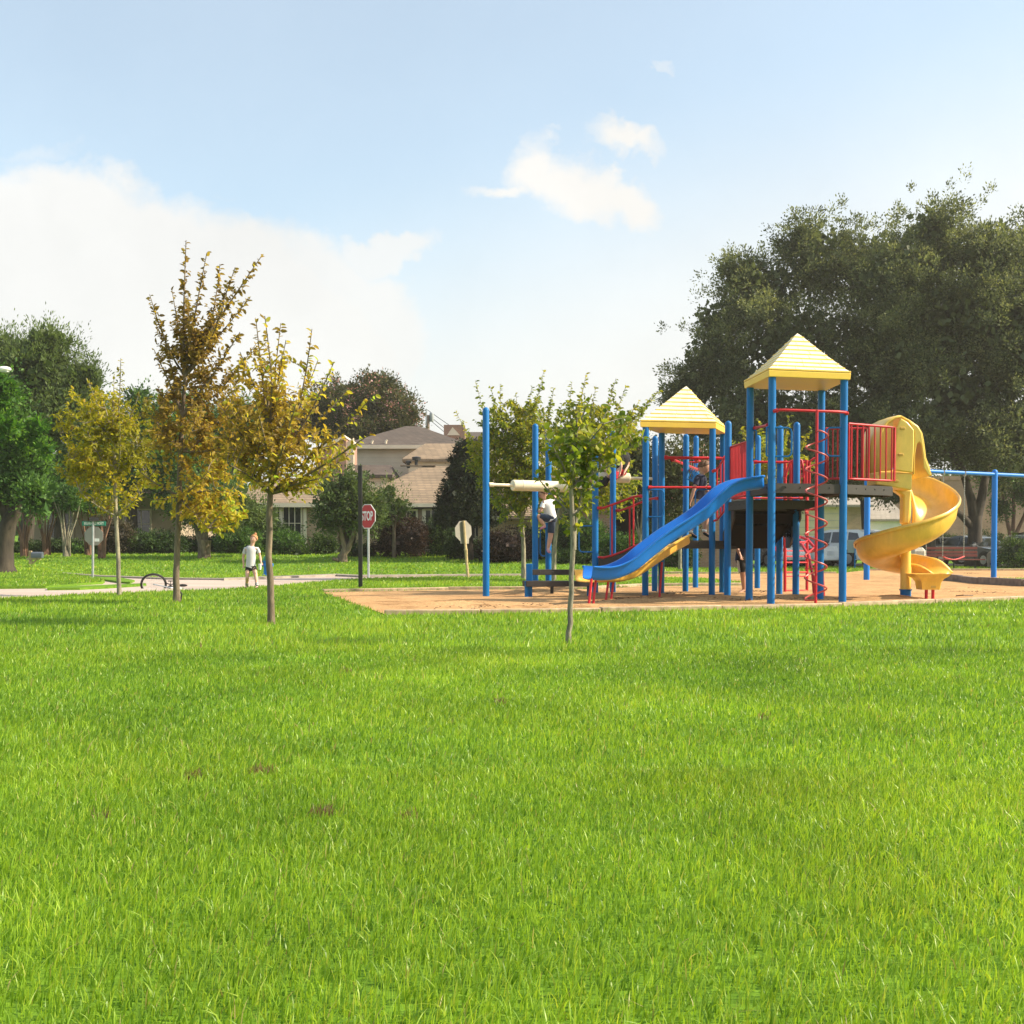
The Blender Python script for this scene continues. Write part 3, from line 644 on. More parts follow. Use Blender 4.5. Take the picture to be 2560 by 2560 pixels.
def fan_tree(label, base, D0, fork, tips, fills, tint0, leaf=.1, wm='bark_pale', r0=.055, gap=.04, name='young_elm_tree'):
    fk = [W(px, py, D0) for px, py in fork]
    tr = [(base, r0*1.25)]+[(p, r0*(1-.18*i)) for i, p in enumerate(fk)]
    S = []
    for i, (px, py) in enumerate(tips):
        d = random.uniform(-.9, .9); S.append((fk[min(len(fk)-1, 1+i % (len(fk)-1))], W(px, py, D0+d), r0*.28))
    return shoot_tree(name, label, base, tr, S, fills, M['lf_spring'], M[wm], leaf, gap, .42, group='leafy young trees behind the log beams', tint=lambda p: tint0+.14+.1*math.sin(p[0]*3+p[2]*3), tv=.2)
D0 = 31.5; b = G(1309, 1447); b.y = D0; b.x = W(1309, 1400, D0).x
fan_tree('green elm behind the tall blue posts, its trunk left of the climbing child', b, D0, [(1309, 1370), (1305, 1300), (1300, 1240), (1300, 1180)],
         [(1188, 950), (1225, 965), (1360, 925), (1250, 960), (1385, 970), (1290, 985), (1140, 1030), (1165, 1075), (1205, 1010), (1405, 1010), (1410, 1100), (1330, 965), (1180, 1130), (1230, 1250), (1390, 1250), (1380, 1310), (1250, 1300), (1300, 1340), (1340, 1050), (1270, 1080), (1350, 1150)],
         [(W(1300, 1080, D0), (1.1, 1.0, .9), 230), (W(1320, 1210, D0), (.9, 1, .8), 190), (W(1230, 1150, D0), (.7, .9, .8), 90)], .58, .115)
D0 = 30.0; b = G(1387, 1453); b.y = D0; b.x = W(1384, 1400, D0).x
fan_tree('second green elm behind the sapling, right of the climbing child', b, D0, [(1386, 1370), (1395, 1290), (1410, 1230), (1430, 1170)],
         [(1430, 955), (1465, 935), (1490, 965), (1540, 945), (1565, 965), (1600, 1000), (1635, 985), (1650, 975), (1450, 1010), (1580, 1050), (1610, 1090), (1560, 1160), (1600, 1180), (1590, 1240), (1490, 1300), (1450, 1330), (1420, 1250), (1380, 1130), (1520, 1120), (1560, 1300)],
         [(W(1480, 1080, D0), (1.2, 1.0, .85), 220), (W(1500, 1210, D0), (1.1, .9, .8), 190)], .58, .11)
D0 = 36.0; b = G(1925, 1440); b.y = D0; b.x = W(1925, 1400, D0).x
fan_tree('yellow green elm showing between the two towers', b, D0, [(1925, 1360), (1922, 1290), (1918, 1220), (1915, 1160)],
         [(1895, 1045), (1975, 1040), (1850, 1070), (1830, 1100), (2030, 1070), (2010, 1110), (2040, 1150), (1810, 1150), (1860, 1160), (1960, 1100), (1920, 1080), (1790, 1200)],
         [(W(1920, 1150, D0), (1.2, 1, .7), 90)], .62, .12)
# ------------------------------------------------------------------ larger trees behind
def B(px, py, D, rx, rz, ry=None, dt=0):
    """ellipsoid given by picture centre and picture radii at distance D"""
    k = D/F; return (W(px, py, D), (rx*k, (ry if ry else rx*k*.9), rz*k), dt)
def gp(px, D):                                    # a point of the terrain below picture column px at distance D
    x = W(px, 1368, D).x; return Vector((x, D, gzf(x, D)))
def limb(pts, r0, r1):
    n = len(pts); return [(p, r0+(r1-r0)*i/(n-1)) for i, p in enumerate(pts)]
# live oaks on the right
D = 52; b = gp(2436, D)
root = wood_tree('live_oak_tree', 'big live oak with forked dark trunk behind the red bench', 'tree',
    [(b, .48), (b+Vector((0, 0, .5)), .36), (W(2437, 1340, D), .31), (W(2436, 1290, D), .33)],
    [limb([W(2436, 1300, D), W(2428, 1250, D), W(2408, 1180, D), W(2380, 1120, D), W(2340, 1000, D-1)], .24, .08),
     limb([W(2440, 1300, D), W(2455, 1240, D), W(2470, 1160, D+1), W(2480, 1080, D+1), W(2500, 900, D)], .24, .08),
     limb([W(2432, 1320, D), W(2400, 1285, D-.5), W(2350, 1262, D-1), W(2290, 1235, D-1.5), W(2240, 1180, D-2)], .17, .05),
     limb([W(2420, 1200, D), W(2380, 1140, D-1), W(2300, 1080, D-2)], .14, .04), limb([W(2470, 1160, D+1), W(2520, 1060, D), W(2580, 980, D)], .14, .04)], M['bark_dark'], 'live oaks on the right')
blobs = [B(2560, 735, D, 220, 180), B(2245, 700, D+1, 120, 120), B(2290, 900, D, 130, 130), B(2350, 640, D+2, 120, 150), B(2330, 585, D+2, 70, 90, dt=.05), B(2480, 655, D, 130, 125), B(2460, 820, D-1, 200, 170), B(2620, 900, D-2, 200, 230), B(2400, 1000, D-1, 180, 130), B(2560, 1090, D-3, 170, 110), B(2700, 740, D, 190, 210), B(2310, 800, D, 130, 170), B(2320, 1080, D-2, 110, 90), B(2480, 1130, D+3, 180, 60)]
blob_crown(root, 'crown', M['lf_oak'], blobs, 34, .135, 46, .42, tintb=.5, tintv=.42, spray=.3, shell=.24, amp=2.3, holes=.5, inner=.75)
D = 57; b = gp(2322, 50)
root = wood_tree('live_oak_tree', 'broad live oak behind the towers, thick straight trunk left of red bench', 'tree',
    [(b, .4), (b+Vector((0, 0, .4)), .30), (W(2322, 1300, 50), .27), (W(2315, 1240, 50), .27)],
    [limb([W(2315, 1245, 50), W(2260, 1150, 51), W(2160, 1060, 53), W(2040, 960, 54)], .2, .06), limb([W(2316, 1245, 50), W(2300, 1130, 51), W(2250, 980, 53), W(2200, 800, 55)], .2, .06),
     limb([W(2300, 1180, 51), W(2150, 1140, 52), W(1980, 1100, 53), W(1850, 1060, 54)], .15, .04)], M['bark_dark'], 'live oaks on the right')
blobs = [B(2060, 660, D, 130, 120), B(2010, 600, D, 70, 60), B(1900, 740, D, 130, 110), B(1850, 690, D, 60, 70), B(1800, 900, D, 120, 110), B(1760, 960, D, 90, 90), B(1980, 860, D-1, 190, 150), B(2180, 700, D, 140, 150), B(2200, 900, D-2, 180, 160), B(1900, 1040, D-2, 180, 90), B(1740, 1070, D, 70, 70), B(2110, 1060, D-3, 200, 90), B(1700, 1000, D, 45, 70), B(1790, 800, D+1, 60, 60), B(2250, 1130, D-3, 130, 60), B(2040, 1150, D-4, 150, 55), B(1960, 1130, D-2, 160, 60)]
blob_crown(root, 'crown', M['lf_oak'], blobs, 34, .135, 46, .42, tintb=.5, tintv=.42, spray=.3, shell=.24, amp=2.3, holes=.5, inner=.75)
D = 60; b = gp(2170, D)
root = wood_tree('live_oak_tree', 'smaller oak with low foliage above the parked cars', 'tree', [(b, .3), (W(2165, 1330, D), .22), (W(2160, 1250, D), .2)],
    [limb([W(2160, 1255, D), W(2110, 1200, D), W(2060, 1150, D)], .13, .04), limb([W(2160, 1255, D), W(2210, 1200, D), W(2250, 1150, D)], .13, .04)], M['bark_dark'], 'live oaks on the right')
blob_crown(root, 'crown', M['lf_oak'], [B(2080, 1190, D, 110, 60), B(2230, 1200, D-8, 70, 60), B(1980, 1220, D, 70, 50), B(2140, 1140, D, 120, 70), B(1850, 1180, D, 110, 80), B(1760, 1200, D-4, 90, 80)], 30, .14, 24, .45, tintb=.42, tintv=.22, spray=.3)
D = 62; b = gp(2535, D)
root = wood_tree('crepe_myrtle_tree', 'red barked multi-stem tree at the right edge beside the hedge', 'tree', [(b, .2), (W(2530, 1350, D), .16)],
    [limb([W(2528, 1350, D), W(2515, 1290, D), W(2500, 1200, D)], .12, .05), limb([W(2530, 1350, D), W(2535, 1280, D), W(2530, 1190, D)], .12, .05), limb([W(2533, 1350, D), W(2560, 1290, D), W(2590, 1200, D)], .12, .05)], M['bark_red'])
blob_crown(root, 'crown', M['lf_green'], [B(2530, 1190, D, 90, 50), B(2600, 1230, D, 70, 60), B(2500, 1270, D, 30, 30)], 34, .13, 20, .4, tintb=.5)
# crepe myrtle-ish dark trees with pink bloom behind middle of the playground
for (px, D, cx, cy, rx, rz, lab) in [(1600, 44, 1590, 1160, 90, 90, 'dark green tree with pink blooms behind the ramp railing'), (1700, 43, 1700, 1190, 85, 90, 'dark crepe myrtle with red pink blooms behind the hanging rings')]:
    b = gp(px, D); tr = [(b, .07), (W(px, 1350, D), .06)]
    root = wood_tree('crepe_myrtle_tree', lab, 'tree', tr, [limb([W(px, 1350, D), W(px+dx*.5, 1300, D), W(px+dx, 1220, D+dd)], .035, .015) for dx, dd in ((-30, 0), (-12, .4), (8, -.4), (28, .2))], M['bark_pale'])
    blob_crown(root, 'crown', M['lf_pink'], [B(cx, cy, D, rx, rz), B(cx-20, cy+60, D, rx*.6, rz*.6)], 34, .12, 18, .4, tintb=.3, tintv=.3)

# left side
D = 37; b = gp(10, D)
root = wood_tree('shade_tree', 'large dark trunked tree with fresh green leaves at the left edge', 'tree',
    [(b, .42), (b+Vector((0, 0, .3)), .30), (W(12, 1370, D), .26), (W(20, 1310, D), .25), (W(38, 1275, D), .22)],
    [limb([W(22, 1310, D), W(0, 1240, D), W(-30, 1140, D), W(-40, 1000, D)], .18, .05), limb([W(38, 1278, D), W(70, 1230, D), W(100, 1160, D)], .16, .04), limb([W(20, 1300, D), W(30, 1200, D), W(40, 1050, D)], .15, .04)], M['bark_dark'])
blob_crown(root, 'crown', M['lf_green'], [B(-40, 1120, D, 130, 130), B(70, 1170, D, 70, 90), B(90, 1240, D-1, 50, 50), B(30, 1080, D, 60, 70), B(-60, 980, D, 110, 70), B(20, 1010, D, 40, 40), B(-20, 1230, D, 70, 40)], 34, .12, 22, .36, tintb=.55, tintv=.28, spray=.2)
blob_crown(root, 'crown', M['lf_bright'], [B(15, 990, D-1, 32, 42), B(68, 1092, D-1, 26, 40), B(95, 1070, D-1, 22, 26), B(-10, 950, D-1, 50, 40), B(8, 1060, D-2, 40, 30), B(110, 1120, D-1, 18, 22)], 34, .12, 18, .3, tintb=.6, tintv=.2)
D = 50; b = gp(60, D)
root = wood_tree('feathery_green_tree', 'tall feathery green tree rising behind the left edge tree', 'tree', [(b, .35), (W(70, 1300, D), .28), (W(80, 1150, D), .22), (W(100, 980, D), .12)],
    [limb([W(80, 1150, D), W(140, 1020, D), W(200, 920, D)], .1, .03), limb([W(78, 1160, D), W(20, 1000, D), W(0, 880, D)], .1, .03)], M['bark_dark'])
blob_crown(root, 'crown', M['lf_willow'], [B(90, 930, D, 110, 100), B(120, 860, D, 60, 45), B(-10, 910, D, 90, 90), B(200, 960, D, 50, 60), B(170, 1040, D, 110, 90), B(60, 1060, D, 120, 100), B(230, 940, D, 28, 35), B(-90, 1000, D, 110, 120), B(230, 1020, D, 50, 50)], 34, .16, 20, .45, wide=.3, tintb=.55, tintv=.25, up=.9, spray=.4, amp=1.6, holes=1.2)
D = 58; 
for (px, blobs, lab) in [(330, [B(300, 1120, D, 110, 100), B(250, 1200, D, 130, 60), B(380, 1060, D, 70, 60), B(420, 1160, D, 120, 80), B(345, 1000, D, 30, 30)], 'dense green tree behind the yellow green young tree'),
                         (560, [B(540, 1130, D+4, 130, 90), B(600, 1050, D+4, 70, 50), B(480, 1040, D+4, 60, 55), B(520, 1240, D, 130, 60)], 'dense green tree behind the tall brown elm'),
                         (150, [B(120, 1210, D, 140, 60), B(200, 1160, D, 90, 60), B(0, 1190, D, 120, 80)], 'dark spreading tree above the left crepe myrtles')]:
    b = gp(px, D); root = wood_tree('shade_tree', lab, 'tree', [(b, .35), (W(px, 1290, D), .25), (W(px, 1180, D), .2)], [limb([W(px, 1200, D), W(px-50, 1150, D), W(px-80, 1080, D)], .12, .04), limb([W(px, 1200, D), W(px+50, 1150, D), W(px+70, 1090, D)], .12, .04)], M['bark_dark'], 'dense trees along the left street')
    blob_crown(root, 'crown', M['lf_green'], blobs, 30, .15, 22, .46, tintb=.5, tintv=.25, spray=.35)
# row of crepe myrtles
D = 46
for i, (px, dd, lab) in enumerate([(60, 0, 'crepe myrtle stems just right of the dark left trunk'), (115, 1, 'crepe myrtle behind the mailbox'), (165, 0, 'pale stemmed crepe myrtle right of the mailbox'), (220, 1, 'crepe myrtle left of the street name sign'), (255, -1, 'red stemmed crepe myrtle behind the street name sign')]):
    b = gp(px, D+dd); ls = []
    for k in range(6):
        a = -1+2*k/5; a += random.uniform(-.1, .1); dx = a*34
        ls.append(limb([b+Vector((a*.12, random.uniform(-.1, .1), 0)), W(px+dx*.25, 1345, D+dd+random.uniform(-.2, .2)), W(px+dx*.6+random.uniform(-6, 6), 1300, D+dd), W(px+dx*1.1, 1240, D+dd+random.uniform(-.4, .4))], .045, .02))
    root = wood_tree('crepe_myrtle_tree', lab, 'tree', [(b, .12), (b+Vector((0, 0, .25)), .1)], ls, M['bark_red' if i != 2 else 'bark_pale'], 'crepe myrtles along the left street')
    blob_crown(root, 'crown', M['lf_green'], [B(px, 1235, D+dd, 48, 32), B(px+15, 1262, D+dd, 36, 18)], 34, .1, 18, .3, tintb=.4, tintv=.22, core=0)
D = 48; b = gp(510, 45)
root = wood_tree('multi_stem_tree', 'thick fluted trunk tree on the far lawn left of walking girl', 'tree', [(b, .26), (b+Vector((0, 0, .35)), .24), (W(511, 1350, 45), .27)],
    [limb([W(506+4*k, 1352, 45), W(502+10*k, 1320, 45), W(496+26*k, 1270, 45+random.uniform(-.5, .5))], .13, .05) for k in (-1.2, 0, 1.3)], M['bark'])
blob_crown(root, 'crown', M['lf_willow'], [B(520, 1255, 45, 90, 60), B(600, 1270, 45, 60, 60), B(650, 1290, 46, 50, 45), B(470, 1280, 45, 50, 40), B(560, 1310, 44, 50, 25)], 34, .1, 20, .32, tintb=.5, tintv=.3, spray=.2)
D = 74; b = gp(930, D)
root = wood_tree('pink_flowering_tree', 'rounded crepe myrtle with pink blooms rising behind the cream house', 'tree', [(b, .3), (W(930, 1200, D), .22), (W(930, 1100, D), .18)], [limb([W(930, 1110, D), W(880, 1050, D), W(850, 1010, D)], .1, .04), limb([W(930, 1110, D), W(980, 1050, D), W(1010, 1010, D)], .1, .04)], M['bark_dark'])
blob_crown(root, 'crown', M['lf_pink'], [B(930, 1020, D, 90, 75), B(995, 1040, D, 62, 62), B(850, 1010, D, 70, 55), B(950, 965, D, 45, 32), B(810, 1050, D, 60, 60), B(910, 1070, D, 100, 50), B(700, 1060, D, 80, 60)], 34, .17, 20, .42, tintb=.48, tintv=.34, spray=.25, amp=1.4)
D = 43; b = gp(856, D)
root = wood_tree('magnolia_tree', 'small glossy leaved tree with split low trunk behind black post', 'tree', [(b, .2), (b+Vector((0, 0, .3)), .17)],
    [limb([b+Vector((0, 0, .25)), W(862, 1370, D), W(850, 1320, D), W(820, 1260, D)], .13, .05), limb([b+Vector((0, 0, .25)), W(870, 1375, D), W(885, 1330, D), W(905, 1260, D)], .12, .05), limb([b+Vector((-.05, 0, .1)), W(845, 1400, D-.1), W(832, 1397, D-.2)], .09, .06)], M['bark'])
blob_crown(root, 'crown', M['lf_willow'], [B(855, 1250, D, 85, 70), B(820, 1300, D, 45, 45), B(905, 1290, D, 60, 60), B(880, 1205, D, 50, 35), B(935, 1265, D, 40, 45)], 36, .1, 22, .28, wide=.55, tintb=.38, tintv=.3, spray=.15)
D = 45; b = gp(985, D)
root = wood_tree('feathery_shrub', 'light green feathery shrub between stop sign and hipped roof', 'shrub', [(b, .08), (W(985, 1320, D), .06)], [limb([W(985, 1325, D), W(975, 1270, D)], .04, .02), limb([W(985, 1325, D), W(1000, 1265, D)], .04, .02)], M['bark'])
blob_crown(root, 'crown', M['lf_willow'], [B(970, 1245, D, 28, 40, dt=.15), B(1000, 1270, D, 30, 32), B(960, 1290, D, 30, 30)], 34, .1, 18, .3, wide=.35, tintb=.65, up=.9, spray=.4)
# dark conifer: drooping tiers
D = 44; b = gp(1172, D)
root = wood_tree('conifer_tree', 'dark layered conifer beside the tan roofed house', 'tree', [(b, .2), (W(1172, 1300, D), .15), (W(1170, 1110, D), .04)], [], M['bark_dark'])
bl_ = []
for i in range(13):
    t = i/12; py = 1112+t*185; wd = 22+t*82
    for k in range(int(3+t*6)):
        a = 2*math.pi*k/int(3+t*6)+i; bl_.append(B(1170+math.cos(a)*wd*.62, py+random.uniform(-6, 6), D+math.sin(a)*wd*.6*D/F, 20+16*t, 8+5*t, dt=.12*math.sin(a*3)))
bl_.append(B(1168, 1210, D, 50, 80))
blob_crown(root, 'crown', M['lf_conifer'], bl_, 44, .09, 20, .16, wide=.45, tintb=.45, tintv=.32, spray=.1)

# hedges and shrubs
def bush(px, py_top, w_, D, kind, label, name='shrub', cat='shrub', box=False, base=None, group=None, leaf=.085, core=.6, tb=.5):
    g = gp(px, D) if base is None else base; k = D/F; top = W(px, py_top, D).z; h = top-g.z
    root = empty(name, g, label, cat, group); rx = w_*k/2
    if box:
        n = max(2, round(rx*2/(h*.55))); bl = []
        for i in range(n):
            x = g.x-rx+rx*2*(i+.5)/n; bl.append(((x, D, g.z+h*.5), (rx/n*1.15, .55, h*.55)))
        bl.append(((g.x, D+.1, g.z+h*.45), (rx*.95, .5, h*.55)))
    else: bl = [((g.x, D, g.z+h*.48), (rx, rx*.8, h*.54)), ((g.x-rx*.45, D-.2, g.z+h*.42), (rx*.6, rx*.5, h*.5)), ((g.x+rx*.5, D, g.z+h*.4), (rx*.55, rx*.5, h*.45))]
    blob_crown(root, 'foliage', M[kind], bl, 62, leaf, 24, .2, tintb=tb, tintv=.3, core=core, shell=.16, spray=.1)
    build(MB().tube([g, g+Vector((0, 0, h*.5))], [.04, .02], 6), 'stem', M['bark'], root)
bush(640, 1312, 170, 50, 'lf_hedge', 'clipped green hedge behind the walking girl', 'hedge', 'hedge', True)
bush(520, 1345, 220, 51, 'lf_hedge', 'very dark hedge behind the fluted trunk', 'hedge', 'hedge', True, tb=.15)
bush(390, 1330, 150, 49, 'lf_hedge', 'dark bushy shrub behind the tall elm trunk', tb=.3)
bush(285, 1300, 100, 48.5, 'lf_grey', 'brown grey twiggy shrub right of the street name sign')
bush(145, 1355, 110, 49, 'lf_hedge', 'dark hedge behind the mailbox', 'hedge', 'hedge', True, tb=.3)
bush(40, 1360, 110, 49, 'lf_hedge', 'dark hedge at the left edge beyond the big trunk', 'hedge', 'hedge', True, tb=.4)
bush(215, 1362, 50, 48, 'lf_green', 'small green shrub at foot of the crepe myrtles')
bush(600, 1318, 110, 49, 'lf_green', 'leafy green shrub between fluted trunk and golden elm', tb=.5)
bush(718, 1330, 80, 47.8, 'lf_green', 'green shrub under the window of the brick gable house', tb=.6)
bush(757, 1368, 36, 47.5, 'lf_hedge', 'tiny round shrub against the brick wall', tb=.7)
bush(812, 1335, 62, 48, 'lf_hedge', 'green rounded shrub left of the magnolia trunk', tb=.6)
bush(905, 1365, 60, 46, 'lf_hedge', 'low green shrub behind the stop sign post', tb=.45)
bush(1000, 1286, 135, 46, 'lf_purple', 'big purple brown rounded shrub right of the stop sign', tb=.55)
bush(1105, 1290, 78, 46.5, 'lf_hedge', 'green upright shrub between purple shrub and conifer', tb=.5)
bush(1165, 1350, 110, 45, 'lf_hedge', 'dark shrub at the foot of the conifer', tb=.3)
bush(1262, 1325, 130, 43, 'lf_purple', 'dark purple shrub right of the tall blue post', tb=.15)
bush(1345, 1330, 110, 44.5, 'lf_hedge', 'dark green hedge behind the climbing child', 'hedge', 'hedge', True, tb=.35)
bush(1440, 1382, 110, 42.5, 'lf_hedge', 'low green hedge behind the sapling trunk', 'hedge', 'hedge', True, tb=.6)
bush(1560, 1330, 120, 46, 'lf_green', 'green shrub mass behind the ramp', tb=.3)
bush(1680, 1290, 130, 47, 'lf_hedge', 'tall dark shrub behind the yellow slide', tb=.55)
bush(2556, 1346, 100, 47, 'lf_hedge', 'trimmed bright green hedge at the right edge between black cars', 'hedge', 'hedge', True, tb=.85)
bush(2470, 1335, 90, 66, 'lf_hedge', 'dark low hedge in front of the long brick wall', 'hedge', 'hedge', True, tb=.3)
bush(2370, 1340, 120, 68, 'lf_hedge', 'dark hedge left of the forked oak trunk', 'hedge', 'hedge', True, tb=.4)
bush(1470, 1290, 90, 47, 'lf_green', 'leafy shrub between the sapling and the brick wall', tb=.45)

# ------------------------------------------------------------------ houses
def wall_box(x0, x1, y0, y1, z0, z1): return MB().box(((x0+x1)/2, (y0+y1)/2, (z0+z1)/2), (x1-x0, y1-y0, z1-z0))
def hip_roof(x0, x1, y0, y1, ze, zr, rl, ov=.45, axis='x', th=.14):
    x0 -= ov; x1 += ov; y0 -= ov; y1 += ov; cx = (x0+x1)/2; cy = (y0+y1)/2
    A = [(x0, y0), (x1, y0), (x1, y1), (x0, y1)]
    Rg = [(cx-rl/2, cy, zr), (cx+rl/2, cy, zr)] if axis == 'x' else [(cx, cy-rl/2, zr), (cx, cy+rl/2, zr)]
    vs = [(x, y, ze) for x, y in A]+[(x, y, ze-th) for x, y in A]+Rg
    fs = [(4, 5, 6, 7)]+[(i, (i+1) % 4, 4+(i+1) % 4, 4+i) for i in range(4)]
    fs += [(0, 1, 9, 8), (1, 2, 9), (2, 3, 8, 9), (3, 0, 8)] if axis == 'x' else [(0, 1, 8), (1, 2, 9, 8), (2, 3, 9), (3, 0, 8, 9)]
    return MB().add(vs, fs)
def fascia(x0, x1, y0, y1, z, h=.18, ov=.46):
    mb = MB(); x0 -= ov; x1 += ov; y0 -= ov; y1 += ov
    for a, b_ in (((x0, y0), (x1, y0)), ((x1, y0), (x1, y1)), ((x1, y1), (x0, y1)), ((x0, y1), (x0, y0))): mb.beam((*a, z-h/2), (*b_, z-h/2), .04, h)
    return mb
def window(root, x, y, z, w_, h, nv=3, nh=2, frame='trim'):
    f = build(MB().box((x, y, z), (w_+.16, .08, h+.16)), 'window', M[frame], root, False)
    build(MB().box((x, y-.045, z), (w_, .02, h)), 'pane', M['glass'], f, False)
    mb = MB()
    for i in range(1, nv): mb.box((x-w_/2+w_*i/nv, y-.06, z), (.035, .02, h))
    for i in range(1, nh): mb.box((x, y-.0625, z-h/2+h*i/nh), (w_, .02, .03))
    build(mb, 'muntin', M[frame], f, False)
def vent(root, p, h=.3, d=.28, mat='dark_metal', name='roof_vent'):
    build(MB().lathe(p, [(.08, -.1), (.08, h*.5), (d/2, h*.5), (d/2, h*.9), (.05, h)], 12), name, M[mat], root)

# tan-roofed single storey house
D = 50; k = D/F; X = lambda px, D_=None: W(px, 1368, D_ or D).x; zt = lambda py, D_=None: W(1280, py, D_ or D).z
root = empty('tan_roof_house', gp(1050, D), 'single storey house with tan hipped shingle roof and cream eave boards', 'house')
x0, x1 = X(885), X(1340); z0 = .4
build(wall_box(x0, x1, D+.6, D+8, z0, zt(1272)), 'wall', M['brick_tan'], root, False)
rf = build(hip_roof(x0, x1, D+.6, D+8.4, zt(1258), zt(1166, D+4.6), 1.6+(x1-x0)*.12), 'roof', M['shingle_tan'], root, False)
vent(rf, (X(1020, D+4.6), D+4.9, zt(1164, D+4.6)), .25, .3); vent(rf, (X(1040, D+4.6), D+4.9, zt(1160, D+4.6)), .38, .42)
build(MB().beam((X(1002, D+4.5), D+4.5, zt(1166, D+4.6)+.02), (X(1090, D+4.5), D+4.5, zt(1166, D+4.6)+.02), .3, .05), 'ridge_cap', M['shingle_tan'], rf, False)
build(fascia(x0, x1, D+.6, D+8.4, zt(1258)-.003, .16), 'fascia', M['trim'], root, False)
for px in (1058, 1106): build(MB().box((X(px), D+.5, (z0+zt(1272))/2+.1), (.16, .12, zt(1272)-z0-.2)), 'porch_post', M['trim'], root, False)
for px in (1083, 1180): window(root, X(px), D+.55, zt(1310), .75, 1.2, 3, 2)
window(root, X(1014), D+.55, zt(1300), .8, .8, 2, 2)
# gabled wing
D2 = 47.5; xa, xb = X(1195, D2), X(1345, D2)
build(wall_box(xa, xb, D2, D+.58, z0, zt(1300, D2)), 'wing_wall', M['brick_tan'], root, False)
build(hip_roof(xa, xb, D2, D+5, zt(1290, D2), zt(1190, D2+3), 3.2, axis='y'), 'wing_roof', M['shingle_tan'], root, False)
# two-storey cream house
D = 62; root = empty('cream_house', gp(1050, D), 'two storey cream sided house with dark hipped roof above the tan roof', 'house')
x0, x1 = X(868), X(1158)
build(wall_box(x0, x1, D+.5, D+9, .6, zt(1118)), 'wall', M['cream_siding'], root, False)
rf = build(hip_roof(x0, x1, D+.5, D+9, zt(1112), zt(1062, D+4), .8), 'roof', M['shingle_dark'], root, False)
for px, py in ((930, 1108), (965, 1106)): build(MB().tube([W(px, py+6, D+.4), W(px, py-3, D+.4), W(px+3, py-7, D+.4)], .06, 8), 'vent_pipe', M['trim'], rf)
build(fascia(x0, x1, D+.5, D+9, zt(1112)-.003, .2), 'fascia', M['trim'], root, False)
xa, xb = X(1022, 58), X(1190, 58)
build(wall_box(xa, xb, 58, 62.4, .6, zt(1150, 58)), 'wing_wall', M['cream_siding'], root, False)
build(hip_roof(xa, xb, 58, 62.2, zt(1148, 58), zt(1108, 60), 2.0, .3), 'wing_roof', M['shingle_tan'], root, False)
xa, xb = X(860, 56), X(965, 56)
build(wall_box(xa, xb, 56.5, 61, .6, zt(1188, 56)), 'annex_wall', M['cream_siding'], root, False)
build(hip_roof(xa, xb, 56.5, 61, zt(1186, 56), zt(1160, 58), 2.0, .3), 'annex_roof', M['shingle_dark'], root, False)
# brick house with gable and siding behind the golden elm
D = 50.5; root = empty('brick_gable_house', gp(740, D), 'pink brick house with gable end, half hidden behind the golden elm', 'house')
x0, x1 = X(560), X(842)
build(wall_box(x0, x1, D+.2, D+8, .4, zt(1265)), 'wall', M['brick_tan'], root, False)
build(hip_roof(x0, x1, D+.2, D+8, zt(1258), zt(1195, D+4), 2.2), 'roof', M['shingle_tan'], root, False)
build(fascia(x0, x1, D+.2, D+8, zt(1258)-.003, .18), 'fascia', M['trim'], root, False)
window(root, X(722), D+.15, zt(1308), 1.0, 1.5, 4, 2)
for px in (762, 702): build(MB().box((X(px), D+.1, (.4+zt(1270))/2), (.14, .1, zt(1270)-.4)), 'porch_post', M['trim'], root, False)
D3 = 56; xa, xm, xb = X(790, D3), X(866, D3), X(884, D3)
mb = MB().prism([(xa, D3, 1), (xm, D3, 1), (xm, D3, zt(1098, D3)), (xa, D3, zt(1140, D3))], (0, 4, 0)); build(mb, 'gable_wall', M['brick_red'], root, False)
mb = MB().prism([(xm+.003, D3+.1, 1), (xb, D3+.1, 1), (xb, D3+.1, zt(1094, D3)), (xm+.003, D3+.1, zt(1106, D3))], (0, .25, 0)); build(mb, 'side_gable_wall', M['cream_siding'], root, False)
mb = MB().beam((xa-.3, D3+2, zt(1138, D3)), (xm, D3+2, zt(1092, D3)), 4.6, .14); build(mb, 'gable_roof', M['trim'], root, False)
# tan house far left
D = 60; root = empty('tan_stucco_house', gp(300, D), 'tan walled house behind the crepe myrtles at far left', 'house')
x0, x1 = X(60), X(440)
build(wall_box(x0, x1, D, D+8, .4, zt(1240)), 'wall', M['tan_wall'], root, False)
build(hip_roof(x0, x1, D, D+8, zt(1236), zt(1170, D+4), 3), 'roof', M['shingle_tan'], root, False)
build(fascia(x0, x1, D, D+8, zt(1236)-.003), 'fascia', M['trim'], root, False)
for px in (150, 345): window(root, X(px), D-.04, zt(1310), 1.3, 1.4, 3, 2)
# brick house behind the middle of the playground, with dark garage opening
D = 49; root = empty('brick_house', gp(1540, D), 'brown brick house with a black carport opening behind the ramp', 'house')
x0, x1 = X(1470), X(1850); z0 = -.05
build(wall_box(x0, X(1532), D, D+7, z0, zt(1262)), 'wall', M['brick_red'], root, False)
build(wall_box(X(1532)+.003, X(1690), D+3, D+7, z0, zt(1262)), 'carport_wall', M['shade_open'], root, False)  # carport shade put into the wall colour
build(wall_box(X(1690)+.003, x1, D, D+7, z0, zt(1262)), 'side_wall', M['brick_red'], root, False)
build(hip_roof(x0, x1, D, D+7, zt(1252), zt(1185, D+3), 3.5), 'roof', M['shingle_dark'], root, False)
build(MB().box((X(1498), D-.06, zt(1358)), (.28, .1, .22)), 'electric_box', M['galv'], root, False)
